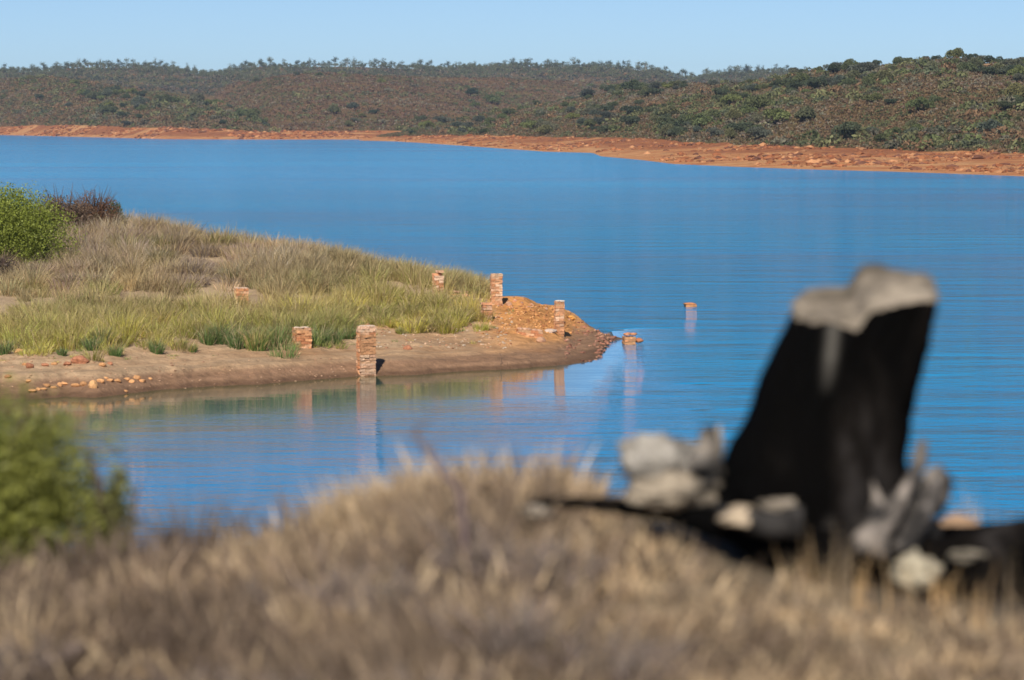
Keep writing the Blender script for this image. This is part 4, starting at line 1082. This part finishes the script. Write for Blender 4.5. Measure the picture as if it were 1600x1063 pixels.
# pale burl left of the stump
burl = empty('pale_burl', (sb[0] + (1050 - 1290) * S, sb[1], sz0), 'pale grey weathered wood lump with a pointed end left of the stump', 'wood')
a = Acc()
def bl(px, py, wx_, hz_, dy, col, seed, dp=None, amp=.42):
    p = loc(px, py, dy) - [(1050 - 1290) * S, 0, 0]
    lump(a, p, (wx_ * S, (dp or wx_) * S, hz_ * S), col, 4, amp, 2.7, seed)
bl(1030, 722, 60, 44, 0, (.33, .295, .25), 1.2, 50); bl(1085, 730, 50, 36, .02, (.20, .175, .15), 2.2)
bl(1108, 705, 20, 38, 0, (.26, .22, .18), 3.2); bl(1048, 764, 74, 30, -.06, (.32, .26, .19), 4.1, 40)
mottle(a.build('weathered_knot', M_ash, burl, True), bias=.0, fr=11)
a = Acc(); p = loc(1118, 690) - [(1050 - 1290) * S, 0, 0]
tube(a, [p + [-.03, 0, -.08], p + [0, 0, -.02], p + [.012, 0, .045]], [.035, .025, .004], (.3, .25, .2), 10, .3); a.build('pointed_end', M_ash, burl, True)
def block(px, py, wx_, hz_, dy, col, seed, name, label, cat, dp=None, facet=.6, mat=None):
    p = fpix(px, py, SD + dy); a = Acc(); s = (SD + dy) / F
    lump(a, (0, 0, 0), (wx_ * s, (dp or wx_) * s, hz_ * s), np.array(col) * .68, 4, .5, 2.1, seed, facet=facet)
    o = mottle(a.build(name, mat or M_ash, smooth=True), bias=-.1, fr=12); o.location = p; tag(o, label, cat); return o
block(1160, 806, 36, 17, -.25, (.62, .48, .33), 2.7, 'stone', 'light tan stone against the dark roots below the burl', 'stone', mat=M_rock)
block(1215, 790, 30, 12, -.25, (.40, .33, .25), 9.7, 'wood_chunk', 'flat greyish wood chunk at the left foot of the stump', 'wood')
block(1430, 892, 38, 30, -.35, (.56, .48, .34), 5.1, 'stone', 'pale lichen grey stone in front of the burnt log', 'stone', mat=M_rock)
block(1510, 868, 36, 12, -.2, (.34, .29, .22), 6.1, 'wood_chunk', 'flat pale wood piece lying on the burnt log', 'wood')
block(1492, 828, 44, 22, .5, (.55, .35, .21), 7.3, 'stone', 'orange tan stone on the brow right of the stump', 'stone', mat=M_rock)
block(838, 800, 26, 12, -.1, (.42, .35, .27), 8.3, 'wood_chunk', 'faded tan wood piece at the left end of the burnt log', 'wood')
# burnt log lying along the brow
log = empty('burnt_log', (sb[0], sb[1], sz0), 'long black charred log lying along the brow under the stump', 'log')
root([(830, 784, .0), (900, 786, .0), (960, 790, -.0), (1060, 800, -.05), (1150, 815, -.1), (1230, 845, -.2), (1330, 860, -.2)], [7, 10, 13, 18, 30, 46, 58], (0, 0, 0), 'charred_trunk', 14, log, char, .35)
root([(1300, 860, -.15), (1400, 878, -.15), (1500, 884, -.15), (1580, 882, -.1), (1700, 880, 0)], [58, 58, 60, 62, 56], (0, 0, 0), 'charred_branch', 14, log, char, .35)
root([(1480, 850, .1), (1560, 845, .1), (1640, 838, .1), (1740, 830, .1)], [18, 20, 24, 22], (0, 0, 0), 'charred_branch', 12, log, char, .35)

# ------------------------------------------------------------------ the air between here and the far ridge
hm = bpy.data.materials.new('air'); hm.use_nodes = True; ht = hm.node_tree
for n_ in list(ht.nodes):
    if n_.type != 'OUTPUT_MATERIAL': ht.nodes.remove(n_)
pv = ht.nodes.new('ShaderNodeVolumePrincipled'); pv.inputs['Color'].default_value = (.6, .78, 1, 1); pv.inputs['Density'].default_value = HAZE; pv.inputs['Anisotropy'].default_value = .2
ht.links.new(pv.outputs[0], ht.nodes['Material Output'].inputs['Volume'])
bx = np.array([[x, y, z] for z in (-5, 70) for y in (-90, 4050) for x in (-3300, 3300)], float)
hz = mesh('haze', bx, np.array([[0, 2, 3, 1], [4, 5, 7, 6], [0, 1, 5, 4], [2, 6, 7, 3], [0, 4, 6, 2], [1, 3, 7, 5]]), hm)
tag(hz, kind='stuff')
